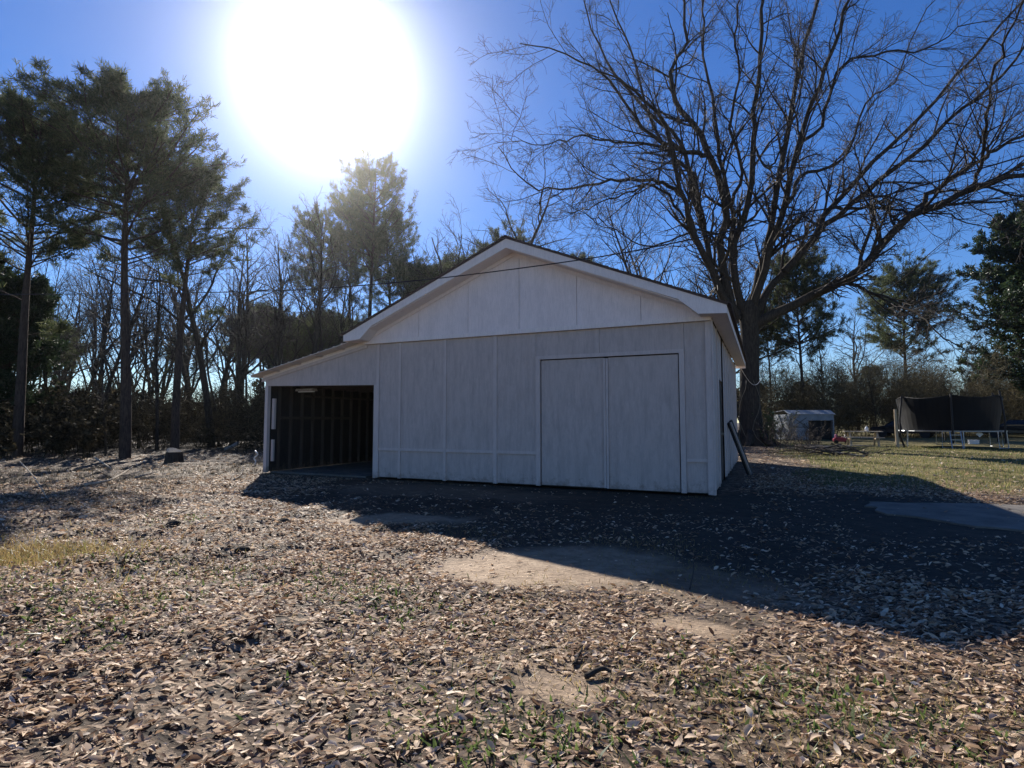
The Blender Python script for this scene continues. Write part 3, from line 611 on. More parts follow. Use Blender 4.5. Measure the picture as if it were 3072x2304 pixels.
def pine_tree(name, h, cb, wmax, n1, label, prof, tl=.22, wd=.0125, K=8, n2=9, nt_=7, r0=None, m='needle', a=(1.0, 1.5), up=.12, topa=.15):
    r0 = r0 or h*.0145
    root = thing(name, label, 'tree', (0, 0, -200))
    T = grow(np.array([[0, 0, -.15]]), np.array([[.01, .0, 1.]]), np.array([h]), np.array([r0]), np.array([.03]), 16, .012, .2)
    t = np.sort(cb+(.985-cb)*rng.random(n1)**.72); f = t*16; i = np.clip(f.astype(int), 0, 15); fr = (f-i)[:, None]; S = T[0][0, i]*(1-fr)+T[0][0, i+1]*fr
    az = np.arange(n1)*2.4+rng.normal(0, .4, n1); t = np.where(rng.random(n1) < .12, t-rng.uniform(0, .16, n1), t); f = t*16; i = np.clip(f.astype(int), 0, 15); fr = (f-i)[:, None]; S = T[0][0, i]*(1-fr)+T[0][0, i+1]*fr; u = np.clip((t-cb)/(1-cb), 0, 1); Lg = wmax*np.interp(u, *prof)*rng.uniform(.55, 1.15, n1); an = rng.uniform(*a, n1)-topa*u
    D = np.stack([np.cos(az)*np.sin(an), np.sin(az)*np.sin(an), np.cos(an)], -1)
    r1 = np.maximum(.012, Lg*.013); A1 = grow(S, D, Lg, r1, r1*.3, 7, .08, up)
    A2 = spawn(*A1, n2, .3, 1, .4, 1.0, .55, .38, 4, .12, .25, .4, .008)
    E = A2[0]; pts = [E[:, -1]]; dr = [E[:, -1]-E[:, -2]]
    for k in range(nt_-1):
        j = rng.integers(1, 4, len(E)); w_ = rng.random((len(E), 1)); rr = np.arange(len(E)); pts.append(E[rr, j]*w_+E[rr, j+1]*(1-w_)); dr.append(E[rr, j+1]-E[rr, j]+rng.normal(0, .1, (len(E), 3)))
    pts.append(A1[0][:, -1]); dr.append(A1[0][:, -1]-A1[0][:, -2]); P = np.concatenate(pts); Dn = unit(np.concatenate(dr))+np.array([0, 0, .35])
    V, F = tufts(P, Dn, tl, wd, K)
    link('trunk', tubemesh('trunk', [T], 9), M['pinebark'], root); link('branches', tubemesh('branches', [A1], 4), M['pinebark'], root, kind='stuff'); link('twigs', tubemesh('twigs', [A2], 3, False), M['pinebark'], root, kind='stuff')
    link('crown', nmesh('crown', V, F), M[m], root, kind='stuff'); return root
round_ = ([0, .15, .4, .65, .82, .93, 1], [.7, .95, 1, .9, .7, .45, .15])
tall_ = ([0, .2, .5, .8, 1], [.7, 1, .85, .55, .2])
cone_ = ([0, .15, .4, .7, 1], [.8, 1, .85, .55, .12])
evp = ([0, .15, .4, .75, .9, 1], [.8, 1, .95, .8, .55, .25])
pA = pine_tree('pine_tree', 14, .50, 3.7, 92, 'x', round_)
pB = pine_tree('pine_tree', 15, .50, 4.2, 100, 'x', round_)
pC = pine_tree('pine_tree', 16, .56, 3.5, 66, 'x', round_)
pD = pine_tree('pine_tree', 16, .45, 4.9, 112, 'x', ([0, .2, .5, .8, 1], [.8, 1, .95, .8, .6]), .26, .02)
ev = pine_tree('evergreen_tree', 15, .03, 4.8, 150, 'x', evp, .24, .036, 8, 12, 6, m='cedar', a=(1.0, 1.5), up=.2, topa=.4)
b1 = bare_tree('bare_tree', 14, .35, .7, 15, 5, 'x')
b2 = bare_tree('bare_tree', 13, .22, .85, 17, 5, 'x', .16)
b3 = bare_tree('bare_tree', 12, .45, .6, 12, 5, 'x', .09)
b4 = bare_tree('bare_tree', 15, .3, .75, 18, 5, 'x', .2)
b5 = bare_tree('bare_tree', 7, .2, .9, 12, 4, 'x', .05)
used = set()
LEFT = ((-1e9, 'past the left edge'), (0, 'behind the leftmost pine'), (90, 'right of the leftmost pine'), (250, 'behind the thick leaning pine'), (310, 'between leaning and straight pines'), (385, 'left of the tall forked tree'), (465, 'left of the V forked tree'), (560, 'over the low lean-to roof end'), (680, 'over the high lean-to roof end'))
MID = ((-1e9, 'behind the left roof slope'), (1100, 'behind the roof peak'), (1240, 'behind the right roof slope'), (1420, 'left of the huge hardwood'))
RIGHT = ((-1e9, 'behind the huge hardwood trunk'), (1700, 'behind the metal shed'), (1800, 'over the picnic table'), (1900, 'behind the left net half'), (2045, 'behind the right net half'), (2150, 'at the right photo edge'))
alike = {}
def where(xv, z, tab, what):
    p = [n for x, n in tab if xv >= x][-1]; l = what+(', far back,' if z > 55 else ', nearer,' if z < 40 else ',')+' '+p
    alike.setdefault(l, []).append(xv); return l, None, what.replace('tree', 'trees').replace('distant pine', 'distant pines')+{LEFT: ' of the left woods', MID: ' behind the garage', RIGHT: ' beyond the right lawn'}[tab]
def plant(src, p, h, h0, label, rz=None, group=None, w_=None):
    s = (h-(1.0 if src.name.startswith('pine') else .3))/h0; rz = rng.uniform(0, 6.28) if rz is None else rz; p = np.array(p, float); p[2] = float(hgt(p[0], p[1]))
    return dup(src, p, rz, (w_ or 1)*s, label, group, s)
# trees that can be told apart (picture x, forward distance, picture y of the top)
plant(pA, gnd(36, 990), top_h(185, 19.6), 14, 'dense dark pine at the far left edge of the photo, its trunk black', 1.0)
plant(pB, gnd(270, 992), top_h(140, 19.6), 15, 'tall pine with thick leaning trunk and broad crown nearest the sun on the left', 2.2)
plant(pC, gnd(377, 984), top_h(265, 20.6), 16, 'pine with straight trunk rising right behind the cut stump', .4)
plant(b1, gnd(458, 968), top_h(262, 23.5), 14, 'tall thin bare tree with narrow forked top just right of the big left pines', 3.1)
plant(b2, spot(505, 30), top_h(470, 30), 13, 'bare tree forking wide into a V, just left of the lean-to roof', 1.5)
plant(b5, gnd(228, 984), top_h(700, 19.5), 7, 'small dark tree with forked trunk between the two leftmost pines', .5, w_=1.2)
plant(b3, spot(305, 27), top_h(560, 27), 12, 'slender bare tree standing just right of the thick leaning pine', 2.)
plant(b3, spot(130, 25), top_h(600, 25), 12, 'slender bare tree in shade right of the leftmost pine', 4.)
plant(b3, spot(345, 24), top_h(520, 24), 12, 'thin bare tree close on the left side of the straight pine', 5.1)
plant(b2, spot(425, 33), top_h(540, 33), 13, 'bushy bare tree between the straight pine and the tall forked tree', 2.6)
plant(pC, spot(793, 52), top_h(330, 52), 16, 'tallest pine over the lean-to roof, right under the sun glare', 4.4, w_=.8)
plant(pC, spot(752, 56), top_h(385, 56), 16, 'pine between the tallest one and the thin crowned one over the lean-to', .7, w_=.7)
plant(pC, spot(848, 54), top_h(425, 54), 16, 'pine rising over the left roof slope, right of the tallest one', 1.9, w_=.8)
plant(pC, spot(690, 50), top_h(435, 50), 16, 'thin crowned pine over the lean-to eave, left of the tallest one', 3.7, w_=.75)
plant(pA, spot(905, 46), top_h(548, 46), 14, 'dark bushy pine crown just above the left roof slope', 2.9, w_=1.1)
plant(b4, spot(1042, 44), top_h(385, 44), 15, 'bare tree with wide twiggy top right above the roof peak', .9, w_=1.5)
plant(pD, spot(1085, 52), top_h(505, 52), 16, 'dark pine top peeking over the roof peak', .2, w_=.8)
plant(pA, spot(1010, 50), top_h(535, 50), 14, 'small pine top just left of the roof peak', 5.2)
plant(pA, spot(1236, 52), top_h(536, 52), 14, 'pine top peeking over the middle of the right roof slope', 1.2, w_=.8)
plant(b1, spot(1432, 46), top_h(395, 46), 14, 'straight bare tree rising behind the right roof slope', 2.4)
plant(b4, spot(1330, 50), top_h(500, 50), 15, 'bare tree left of the straight one behind the right roof slope', 4.0)
plant(b4, spot(1500, 55), top_h(480, 55), 15, 'bare tree tucked left of the huge hardwood behind the roof', 1.1)
plant(pD, spot(1735, 47), top_h(535, 47), 16, 'dark evergreen standing right behind the huge bare tree', .6, w_=.8)
plant(pA, spot(1665, 52), top_h(640, 52), 14, 'lower dark evergreen close beside the trunk of the huge bare tree', 3.6, w_=.8)
plant(pD, spot(1958, 62), top_h(578, 62), 16, 'broad round crowned pine above the trampoline against blue sky', 5.6, w_=1.0)
plant(ev, spot(2275, 45), top_h(455, 45), 15, 'massive dark evergreen at the right edge of the photo', 2.0, w_=1.1)
plant(ev, spot(2330, 52), top_h(520, 52), 15, 'second dark evergreen behind the one at the right edge', 2.9)
plant(b4, spot(1850, 60), top_h(640, 60), 15, 'bare tree left of the round pine on the right', 2.2)
plant(b2, spot(1790, 50), top_h(690, 50), 13, 'bare tree over the small metal shed', 3.3)
plant(b5, spot(1890, 44), top_h(800, 44), 7, 'small bare tree left of the trampoline', 1.3)
plant(b5, spot(1985, 46), top_h(775, 46), 7, 'small bare tree right behind the trampoline net', 4.3)
for xv, z, h, l in ((20, 23.5, 7.5, 'bushy dark evergreen filling the gap behind the leftmost pine'), (-75, 22, 8, 'dark evergreen cut by the left edge of the photo')):
    plant(ev, spot(xv, z), h, 15, l, w_=.95)
# woodland behind: nothing tells these apart
for i in range(72):
    xv = rng.uniform(-260, 790); z = rng.uniform(26, 62); src, h0 = ((b3, 12), (b1, 14), (b2, 13), (b3, 12), (b4, 15))[i % 5]
    plant(src, spot(xv, z), min(17, top_h(rng.uniform(430, 660), z)), h0, *where(xv, z, LEFT, 'slender bare tree'), w_=rng.uniform(.7, 1))
for i in range(34):
    xv = rng.uniform(-200, 800) if i > 16 else rng.uniform(480, 800); z = rng.uniform(48, 72); src, h0 = ((pC, 16), (pA, 14), (pB, 15))[i % 3]
    plant(src, spot(xv, z), rng.uniform(.85, 1.05)*top_h(655, z), h0, *where(xv, z, LEFT, 'distant pine'), w_=rng.uniform(.75, 1))
for i in range(26):
    xv = rng.uniform(930, 1600); z = rng.uniform(46, 66); src, h0 = ((b2, 13), (b4, 15), (b1, 14))[i % 3]
    plant(src, spot(xv, z), top_h(rng.uniform(455, 600), z), h0, *where(xv, z, MID, 'plain bare tree'))
for i in range(26):
    xv = rng.uniform(1640, 2300); z = rng.uniform(52, 80); src, h0 = ((b2, 13), (b4, 15), (b5, 7), (pA, 14))[i % 4]
    plant(src, spot(xv, z), rng.uniform(6, 10), h0, *where(xv, z, RIGHT, 'low pine tree' if i % 4 == 3 else 'low bare tree'))
for l, xs in alike.items():                                      # where several stand together, count them from the left
    if len(xs) > 1:
        os_ = [o for o in bpy.data.objects if o.get('label') == l]; od = sorted(range(len(xs)), key=lambda k: xs[k])
        os_.sort(key=lambda o: (Vector(o.location)-Vector(CAM)).dot(Vector(RT))/(Vector(o.location)-Vector(CAM)).dot(Vector(FW)))
        names = ['leftmost', 'second from left', 'third from left', 'fourth from left', 'fifth from left', 'sixth from left', 'seventh from left', 'eighth from left', 'ninth from left']+[w_+' from left' for w_ in ('tenth', 'eleventh', 'twelfth', 'thirteenth', 'fourteenth', 'fifteenth', 'sixteenth', 'seventeenth', 'eighteenth', 'nineteenth', 'twentieth')]
        for k, o in enumerate(os_): o['label'] = l+', '+('rightmost' if k == len(os_)-1 else names[k])
for r_ in (pA, pB, pC, pD, ev, b1, b2, b3, b4, b5):
    for ch in list(r_.children): bpy.data.objects.remove(ch)
    bpy.data.objects.remove(r_)

# thickets and undergrowth
def thicket(name, pts, h0, h1, n1, n2, rad, m, label, leafy=0, lm=None, lsz=.08, strips=0, ssz=.6):
    S = np.array(pts); S[:, 2] = hgt(S[:, 0], S[:, 1])-.05; k = len(S); D = np.stack([rng.normal(0, .28, k), rng.normal(0, .28, k), np.ones(k)], -1); L = rng.uniform(h0, h1, k)
    A0 = grow(S, D, L, np.full(k, rad), np.full(k, rad*.3), 5, .1, .1); A1 = spawn(*A0, n1, .15, 1, .3, .9, .7, .45, 3, .15, .15, .4, .006); A2 = spawn(*A1, n2, .2, 1, .4, 1, .7, .5, 2, .2, 0, .5, .006)
    V, F = tubes([A0, A1, A2], 3)
    if leafy:
        E = A2[0].reshape(-1, 3); q = E[rng.integers(0, len(E), leafy)]; V2, F2 = tufts(q, rng.normal(0, 1, (leafy, 3)), lsz, lsz*.28, 2, 2); F = np.concatenate([F, F2+len(V)]); V = np.concatenate([V, V2])
    if strips:
        E = A1[0].reshape(-1, 3); q = E[rng.integers(0, len(E), strips)]+rng.normal(0, .25, (strips, 3)); V2, F2 = tufts(q, rng.normal(0, 1, (strips, 3))+np.array([0, 0, .6]), ssz, ssz*.014, 2, 2); F = np.concatenate([F, F2+len(V)]); V = np.concatenate([V, V2])
    return link(name, nmesh(name, V, F), m, kind='stuff', label=label, cat='brush')
pts = [spot(rng.uniform(1655, 2300), rng.uniform(43, 56)) for _ in range(250)]
thicket('thicket', pts, 2.4, 7.0, 9, 5, .028, M['brush'], 'tan leafless thicket along the back of the right lawn', 9000, None, .11, 31000, .8)
pts = [spot(rng.uniform(-150, 740), rng.uniform(25, 46)) for _ in range(230)]
thicket('undergrowth', pts, 1.0, 3.4, 8, 5, .02, M['under'], 'dark tangled undergrowth beneath the left woods', 10000, None, .10, 19000, .85)
pts = [spot(rng.uniform(-150, 215), rng.uniform(18.2, 26)) for _ in range(115)]
thicket('undergrowth', pts, 1.0, 2.6, 8, 5, .018, M['under'], 'dense leafy evergreen scrub at the far left under the pines', 16000, None, .12)
pts = [spot(rng.uniform(560, 1000), rng.uniform(44, 60)) for _ in range(40)]
thicket('thicket', pts, 2.5, 5, 7, 5, .025, M['brush'], 'brown thicket behind the garage', 6000, None, .14)
far = [spot(rng.uniform(-500, 2700), rng.uniform(80, 120)) for _ in range(420)]
thicket('far_wood', far, 2.5, 6.5, 5, 3, .06, M['under'], 'far low wood reading as one dark band', 26000, None, .8)
def shrub(p, h, k, label, m, leafy=0):
    q = [(p[0]+rng.normal(0, .25), p[1]+rng.normal(0, .25), 0) for _ in range(k)]; o = thicket('shrub', q, h*.6, h, 8, 5, .01, m, label, leafy, None, .06); o['kind'] = 'thing'; o['category'] = 'shrub'
pts = [spot(rng.uniform(180, 600), rng.uniform(21, 30)) for _ in range(60)]
thicket('undergrowth', pts, .4, 1.5, 7, 4, .012, M['under'], 'low dead scrub between the pine trunks left of the lean-to')
shrub(spot(1690, 25), 1.7, 16, 'leafless shrub right of the huge tree trunk', M['twig'])
shrub(spot(1752, 31), 1.5, 14, 'twiggy bush in front of the left half of the metal shed', M['twig'])
shrub(spot(1730, 22), 1.0, 16, 'low twiggy bush between the huge tree and the shed', M['twig'])
shrub(spot(1668, 29), 2.0, 10, 'small green leaved shrub at the foot of the huge tree', M['clover'], 900)
shrub(gnd(700, 990), 1.0, 10, 'dead brown weeds behind the lean-to corner', M['paletwig'])

# ------------------------------------------------------------------ things on the ground at the left
S_ = gnd(376, 1000); ST = thing('tree_stump', 'dark cut tree stump at the edge of the left woods', 'stump', S_)
MB().tube([S_+np.array([0, 0, z]) for z in (-.05, .1, .28, .335)], [.3, .26, .24, .235], 14).build('stump_body', M['bark'], ST); MB().tube([S_+np.array([0, 0, .334]), S_+np.array([.01, 0, .35])], [.225, .22], 14).build('cut_face', M['deadwood'], ST)
def stick(pts, r, label, m=M['deadwood'], cat='branch', grp=None, nm='fallen_branch'):
    P = [gnd(x, y)+np.array([0, 0, dz+float(hgt(*gnd(x, y)[:2]))+r]) for x, y, dz in pts]; P = resample(P, 10)
    MB().tube(P, list(np.linspace(r, r*.45, 10)), 6).build(nm, m, None, smooth=True, label=label, cat=cat)
stick([(182, 1058, .05), (240, 1050, .06), (286, 1026, .12)], .03, 'bent pale fallen branch on the leaves left of the stump')
stick([(292, 1031, .02), (322, 1027, .03), (342, 1024, .03)], .022, 'short straight pale branch lying near the bent one')
stick([(40, 1040, .35), (70, 1058, .2), (104, 1078, .0)], .014, 'thin dead stalk leaning at the left edge')
stick([(203, 1001, .12), (240, 1014, .05)], .03, 'grey broken branch in shade before the forked small tree')
stick([(505, 1038, .02), (521, 1028, .03), (527, 1018, .15)], .02, 'crooked pale stick left of the lean-to', )
c0 = gnd(492, 974); MB().tube(resample([c0+np.array(v) for v in ((0, .5, .32), (.05, .2, .2), (.02, -.1, .1), (.2, -.3, .07))], 9), [.07, .08, .08, .075, .07, .07, .06, .05, .03], 8).build('log', M['deadwood'], None, smooth=True, label='pale peeled log lying before the tall bare tree', cat='log')
c0 = gnd(551, 1005); MB().tube(resample([c0+np.array(v) for v in ((0, 0, 0), (.02, 0, .12), (-.05, 0, .2), (.1, 0, .32), (-.02, 0, .42))], 12), .02, 6).build('bark_strip', M['plast'], None, smooth=True, label='white curled strip sticking up beside the lean-to post', cat='strip')
stick([(1490, 1275, .0), (1498, 1262, .08), (1500, 1250, .16)], .007, 'thin twig standing in the leaves at the shadow edge', M['twig'])
stick([(1240, 1440, .0), (1258, 1415, .02)], .012, 'dark bark piece on the leaves in the middle foreground', M['bark'], 'bark', nm='bark_piece')
stick([(1265, 1468, .0), (1300, 1458, .02), (1320, 1462, .01)], .016, 'longer dark bark strip below the middle bark piece', M['bark'], 'bark', nm='bark_piece')
for i, (x, y, s) in enumerate(((612, 1134, .09), (523, 1187, .07), (640, 1150, .055), (375, 1139, .08), (601, 1478, .05), (560, 1205, .05))):
    c0 = gnd(x, y); c0[2] = float(hgt(c0[0], c0[1])); b_ = MB(); ico = []
    for a in range(8):
        ico.append([c0+np.array([math.cos(k*.785)*s*math.sin((a+.5)*.393)*rng.uniform(.8, 1.6), math.sin(k*.785)*s*math.sin((a+.5)*.393)*rng.uniform(.7, 1.2), s*.6*math.cos((a+.5)*.393)*rng.uniform(.8, 1.2)]) for k in range(8)])
    b_.add([v for r_ in ico for v in r_], [(a*8+k, a*8+(k+1) % 8, (a+1)*8+(k+1) % 8, (a+1)*8+k) for a in range(7) for k in range(8)]+[tuple(range(8))])
    b_.build('dirt_clod', M['bark'], None, smooth=True, cat='clod', label=('large dark clod of earth in the leaves left of the lean-to shadow', 'dark clod below the largest one', 'small dark clod right of the largest one', 'dark clod alone on the left, above the golden grass level', 'dark clod alone in the leaves near the bottom', 'tiny dark clod lowest of the left group')[i])

# ------------------------------------------------------------------ the yard on the right
# brush pile
q = gnd(1830, 985); BP = thing('brush_pile', 'heap of cut branches in the sunny grass before the shed', 'brush pile', q)
for i in range(34):
    a = rng.uniform(-.5, .5)+(3.14 if i % 2 else 0); c = q+np.array([rng.normal(-.5, .7), rng.normal(.3, .35), rng.uniform(.04, .32)]); d = np.array([math.cos(a), math.sin(a), rng.normal(0, .18)])*rng.uniform(.35, 1.1)
    MB().tube(resample([c-d, c+rng.normal(0, .08, 3), c+d], 5), list(np.linspace(rng.uniform(.012, .035), .006, 5)), 5).build('branch', M['deadwood'] if i % 5 == 0 else M['twig'], BP, smooth=True)
# trampoline
TR = spot(2044, 27.6); T_ = thing('trampoline', 'round backyard trampoline with black safety net on the right lawn', 'trampoline', TR)
rr_, hh, nh = 2.15, .80, 2.55
ring = lambda r_, z, n=36: [TR+np.array([math.cos(2*math.pi*k/n)*r_, math.sin(2*math.pi*k/n)*r_, z]) for k in range(n+1)]
MB().tube(ring(rr_, hh), .035, 6, False).build('frame', M['steel'], T_); m_ = MB(); rg = ring(rr_-.3, hh)[:-1]; m_.add(rg+[p-np.array([0, 0, .012]) for p in rg], [tuple(range(36)), tuple(range(71, 35, -1))]+[(k, (k+1) % 36, (k+1) % 36+36, k+36) for k in range(36)]); m_.build('jumping_mat', M['rubber'], T_)
m_ = MB(); a1, a2 = ring(rr_+.03, hh+.03)[:-1], ring(rr_-.3, hh+.03)[:-1]; m_.add(a1+a2+[p-np.array([0, 0, .03]) for p in a1]+[p-np.array([0, 0, .03]) for p in a2], [f for k in range(36) for f in ((k, (k+1) % 36, 36+(k+1) % 36, 36+k), (72+k, 108+k, 108+(k+1) % 36, 72+(k+1) % 36), (k, 72+k, 72+(k+1) % 36, (k+1) % 36))]); m_.build('safety_pad', M['steel'], T_)
for k in range(6):
    a = k*math.pi/3+.35; d = np.array([math.cos(a), math.sin(a), 0]); e = np.array([-d[1], d[0], 0])
    lg = MB().tube([TR+d*rr_+e*.38+np.array([0, 0, hh]), TR+d*(rr_+.05)+e*.4+np.array([0, 0, .04]), TR+d*(rr_+.05)-e*.4+np.array([0, 0, .04]), TR+d*rr_-e*.38+np.array([0, 0, hh])], .024, 6).build('leg', M['steel'], T_)
    MB().tube([TR+d*(rr_+.12)+np.array([0, 0, .25]), TR+d*(rr_+.13)+np.array([0, 0, 1.4]), TR+d*(rr_-.02)+np.array([0, 0, nh+(.12 if k in (0, 5) else 0)])], .04, 8).build('net_pole', M['rubber'], T_)
m_ = MB(); np_ = 48
for k in range(np_):
    a = 2*math.pi*k/np_; ph = ((a-.35) % (math.pi/3))/(math.pi/3); sag = .13*math.sin(math.pi*ph)
    for z, r_ in ((hh+.02, rr_-.28), (1.6, rr_-.16), (nh-.06-sag, rr_-.06)): m_.v.append(tuple(TR+np.array([math.cos(a)*r_, math.sin(a)*r_, z])))
m_.f = [(k*3+j, ((k+1) % np_)*3+j, ((k+1) % np_)*3+j+1, k*3+j+1) for k in range(np_) for j in range(2)]
m_.build('safety_net', M['net'], T_)
MB().tube([m_.v[(k % np_)*3+2] for k in range(np_+1)], .018, 5, False).build('net_rope', M['rubber'], T_)
ld = MB(); c = TR+np.array([-.3, -rr_-.05, 0]); ld.bar(c+np.array([-.2, -.3, 0]), c+np.array([-.2, 0, hh]), .02, .02); ld.bar(c+np.array([.2, -.3, 0]), c+np.array([.2, 0, hh]), .02, .02)
for z in (.2, .42, .64): ld.bar(c+np.array([-.2, -.3+.3*z/hh, z]), c+np.array([.2, -.3+.3*z/hh, z]), .03, .012)
ld.build('ladder', M['steel'], T_)
# post
q = gnd(1939, 966); PO = thing('wooden_post', 'bare upright wooden post standing left of the trampoline', 'post', q)
zq = float((q-CAM)@FW); MB().tube([q-np.array([0, 0, .1]), q+np.array([-.02, 0, 1.0]), q+np.array([-.03, 0, 1.86])], [.075, .07, .062], 10).build('shaft', M['postwood'], PO); MB().bar(q+np.array([.35, .3, 0]), q+np.array([.05, 0, .75]), .03, .03).build('brace', M['bark'], PO)
# picnic table
q = gnd(1864, 963); PT = thing('picnic_table', 'weathered picnic table near the shed in the right yard', 'picnic table', q)
for k in range(5): MB().box(q[0]-.85, q[0]+.85, q[1]-.38+k*.155, q[1]-.24+k*.155, .72, .757).build('tabletop_plank', M['deadwood'], PT)
for s in (-1, 1):
    for k in range(2): MB().box(q[0]-.85, q[0]+.85, q[1]+s*.68-.14+k*.145, q[1]+s*.68-.005+k*.145, .42, .455).build('seat_plank', M['deadwood'], PT)
    for t in (-1, 1): MB().bar(q+np.array([s*.6, t*.7, 0]), q+np.array([s*.6, t*.25, .72]), .02, .045, (1, 0, 0)).build('leg', M['postwood'], PT)
    MB().box(q[0]+s*.6-.02, q[0]+s*.6+.02, q[1]-.75, q[1]+.75, .34, .42).build('cross_beam', M['postwood'], PT)
J = thing('jug', 'white jug standing on the picnic table', 'jug', q+np.array([.2, .05, .757])); jl = q+np.array([.2, .05, .757])
MB().tube([jl+np.array([0, 0, z]) for z in (0, .02, .16, .2, .23)], [.07, .085, .085, .05, .03], 12).build('bottle', M['plast'], J, smooth=True); MB().tube([jl+np.array([0, 0, .23]), jl+np.array([0, 0, .26])], .032, 10).build('cap', M['plast'], J)
# toy
q = gnd(1818, 958); TY = thing('toy_car', 'small red and pink ride-on toy in the grass left of the picnic table', 'toy', q)
MB().prism([(q[0]-.42, .1), (q[0]+.42, .1), (q[0]+.42, .26), (q[0]+.18, .3), (q[0]+.1, .36), (q[0]-.2, .36), (q[0]-.42, .28)], 'y', q[1]-.2, q[1]+.2).build('body', M['red'], TY, bevel=.03)
MB().tube([q+np.array([.12, 0, .34]), q+np.array([.2, 0, .48])], .015).build('steering_column', M['plast'], TY); MB().box(q[0]-.32, q[0]-.22, q[1]-.16, q[1]+.16, .34, .52).build('backrest', M['pink'], TY, bevel=.02)
for sx in (-.27, .27):
    for sy in (-.22, .22): MB().tube([q+np.array([sx, sy-.03, .1]), q+np.array([sx, sy+.03, .1])], .1, 12).build('wheel', M['rubber'], TY)
# shed
q0 = spot((2300+395*.1627)/VPX, 37.5); q1 = spot((2300+1215*.1627)/VPX, 37.5); ex = (q1-q0); WD = np.linalg.norm(ex); ex /= WD; ey = np.array([-ex[1], ex[0], 0]); ez = np.array([0, 0, 1.])
SH = thing('metal_shed', 'small grey metal garden shed with open dark doorway beyond the big tree', 'shed', q0)
def sb(nm, m, x0, x1, y0, y1, z0, z1, par=SH, **k):
    return MB().obb(q0+ex*(x0+x1)/2+ey*(y0+y1)/2+ez*(z0+z1)/2, ex, ey, ez, (x1-x0)/2, (y1-y0)/2, (z1-z0)/2).build(nm, m, par, **k)
sb('front_wall', M['shed'], 0, 1.28, 0, .03, 0, 1.72); sb('front_wall', M['shed'], 1.28, WD, 0, .03, 1.32, 1.72); sb('front_wall', M['shed'], WD-.06, WD, 0, .03, 0, 1.32)
sb('side_wall', M['shed'], 0, .03, .03, 2.2, 0, 1.72); sb('side_wall', M['shed'], WD-.03, WD, .03, 2.2, 0, 1.72); sb('rear_wall', M['shed'], .03, WD-.03, 2.17, 2.2, 0, 1.72)
dd = sb('door', M['shed'], .12, 1.22, -.05, -.01, .05, 1.6)
for s in (1, -1): MB().bar(q0+ex*(.67-s*.45)+ey*-.06+ez*.9, q0+ex*(.67+s*.45)+ey*-.06+ez*1.5, .012, .04, ey).build('cross_brace', M['stud'], dd)
sb('cross_rail', M['stud'], .14, 1.2, -.065, -.051, .84, .89, dd)
sb('doorway_shade', M['dark'], 1.3, WD-.07, .25, .28, 0, 1.3, label='dark panel standing in for the shade inside the shed opening')  # black sheet set inside the opening in place of interior shade
for k in range(4):
    x0, x1 = -.08+k*(WD+.16)/4, -.08+(k+1)*(WD+.16)/4-.015; pr = [(-.1, 1.74), (.5, 2.02), (2.3, 1.9), (2.3, 1.87), (.5, 1.99), (-.1, 1.71)]
    vs = [q0+ex*x0+ey*a+ez*b for a, b in pr]+[q0+ex*x1+ey*a+ez*b for a, b in pr]; n_ = 6
    MB().add(vs, [tuple(range(n_)), tuple(range(2*n_-1, n_-1, -1))]+[(i, i+n_, (i+1) % n_+n_, (i+1) % n_) for i in range(n_)]).build('roof_panel', M['shed'], SH)
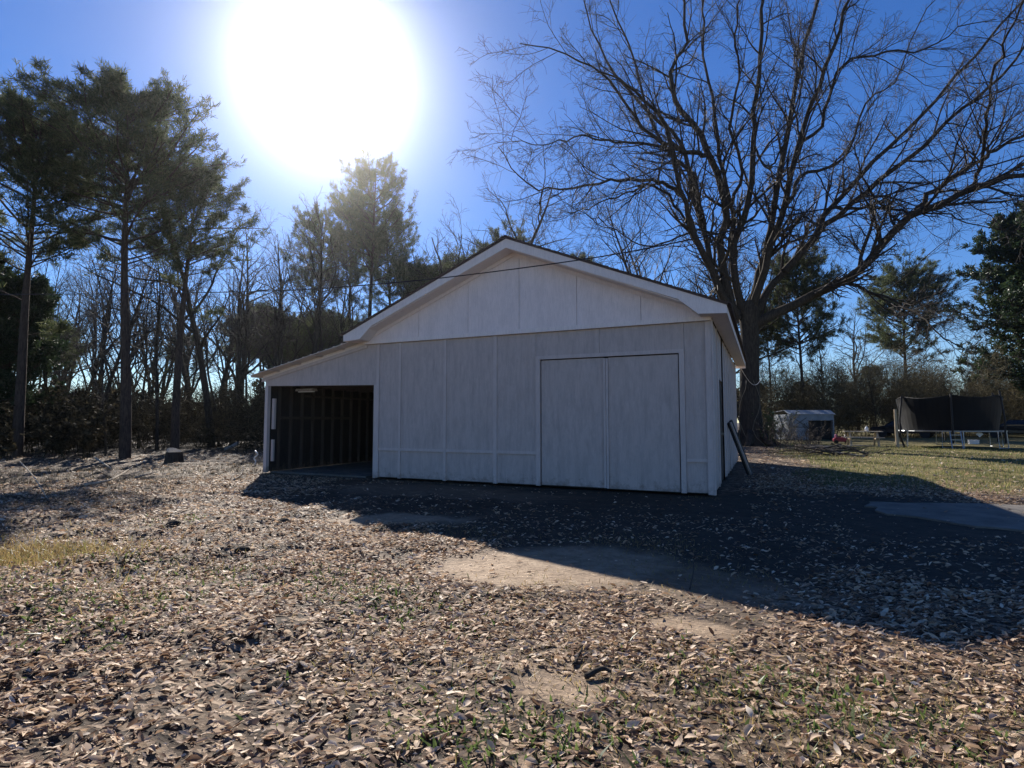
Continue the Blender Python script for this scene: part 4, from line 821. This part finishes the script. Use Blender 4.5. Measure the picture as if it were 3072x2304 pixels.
# dark cars far behind
def car(q, rz, label):
    t = thing('parked_car', label, 'car', q); pr = [(-2.15, .32), (-2.1, .78), (-1.2, .92), (-.55, 1.36), (.75, 1.38), (1.55, .98), (2.1, .92), (2.18, .35)]
    c, s = math.cos(rz), math.sin(rz); tf = lambda x, y, z: q+np.array([x*c-y*s, x*s+y*c, z])
    def sw(poly, y0, y1, nm, m, par, ins=0, **k):
        n = len(poly); vs = [tf(x*(1 if z < 1 else 1), y0+(ins if z > 1 else 0), z) for x, z in poly]+[tf(x, y1-(ins if z > 1 else 0), z) for x, z in poly]
        return MB().add(vs, [tuple(range(n)), tuple(range(2*n-1, n-1, -1))]+[(i, i+n, (i+1) % n+n, (i+1) % n) for i in range(n)]).build(nm, m, par, **k)
    b = sw(pr, -.88, .88, 'body', M['carpaint'], t, .18, bevel=.06)
    for y0, y1 in ((-.895, -.884), (.884, .895)): sw([(-1.05, .95), (-.5, 1.0), (.7, 1.0), (1.35, .97), (1.3, .94), (-1.0, .93)], y0, y1, 'window', M['glass'], b)
    for x in (-1.35, 1.35):
        for y in (-.8, .8): MB().tube([tf(x, y-.11, .33), tf(x, y+.11, .33)], .33, 16).build('wheel', M['rubber'], t)
car(spot(1950, 43), -.35, 'dark car parked behind the wooden post, left of the trampoline'); car(spot(2196, 42), -.3, 'dark car parked right of the trampoline at the photo edge')
# small things under the trampoline
q = spot(2096, 31); CB = thing('storage_box', 'white plastic box on the grass under the trampoline', 'box', q)
MB().box(q[0]-.22, q[0]+.22, q[1]-.15, q[1]+.15, 0, .2).build('tub', M['plast'], CB, bevel=.015); MB().box(q[0]-.235, q[0]+.235, q[1]-.165, q[1]+.165, .2, .235).build('lid', M['plast'], CB, bevel=.01)
p = at(2116, 938, 25.6); MB().obb(p, np.array([.7, .02, .7]), np.array([0, 1, 0]), np.array([-.7, 0, .7]), .1, .01, .1).build('tag_board', M['plast'], None, label='small white square board hung on its corner at the trampoline edge', cat='board')

# ------------------------------------------------------------------ thin air added to imitate lens glare around the sun
hm_ = bpy.data.materials.new('glare_air'); hm_.use_nodes = True; t = hm_.node_tree; t.nodes.clear()
pv = t.nodes.new('ShaderNodeVolumePrincipled'); pv.inputs['Color'].default_value = (.97, .98, 1, 1); pv.inputs['Density'].default_value = .00027; pv.inputs['Anisotropy'].default_value = .92
t.links.new(pv.outputs[0], t.nodes.new('ShaderNodeOutputMaterial').inputs['Volume'])
MB().box(-275, 275, -75, 345, -1.6, 40).build('glare_haze', hm_, None, kind='stuff', label='thin added air volume imitating lens glare', cat='glare_haze')  # volume added for a glare veil over the trees near the sun
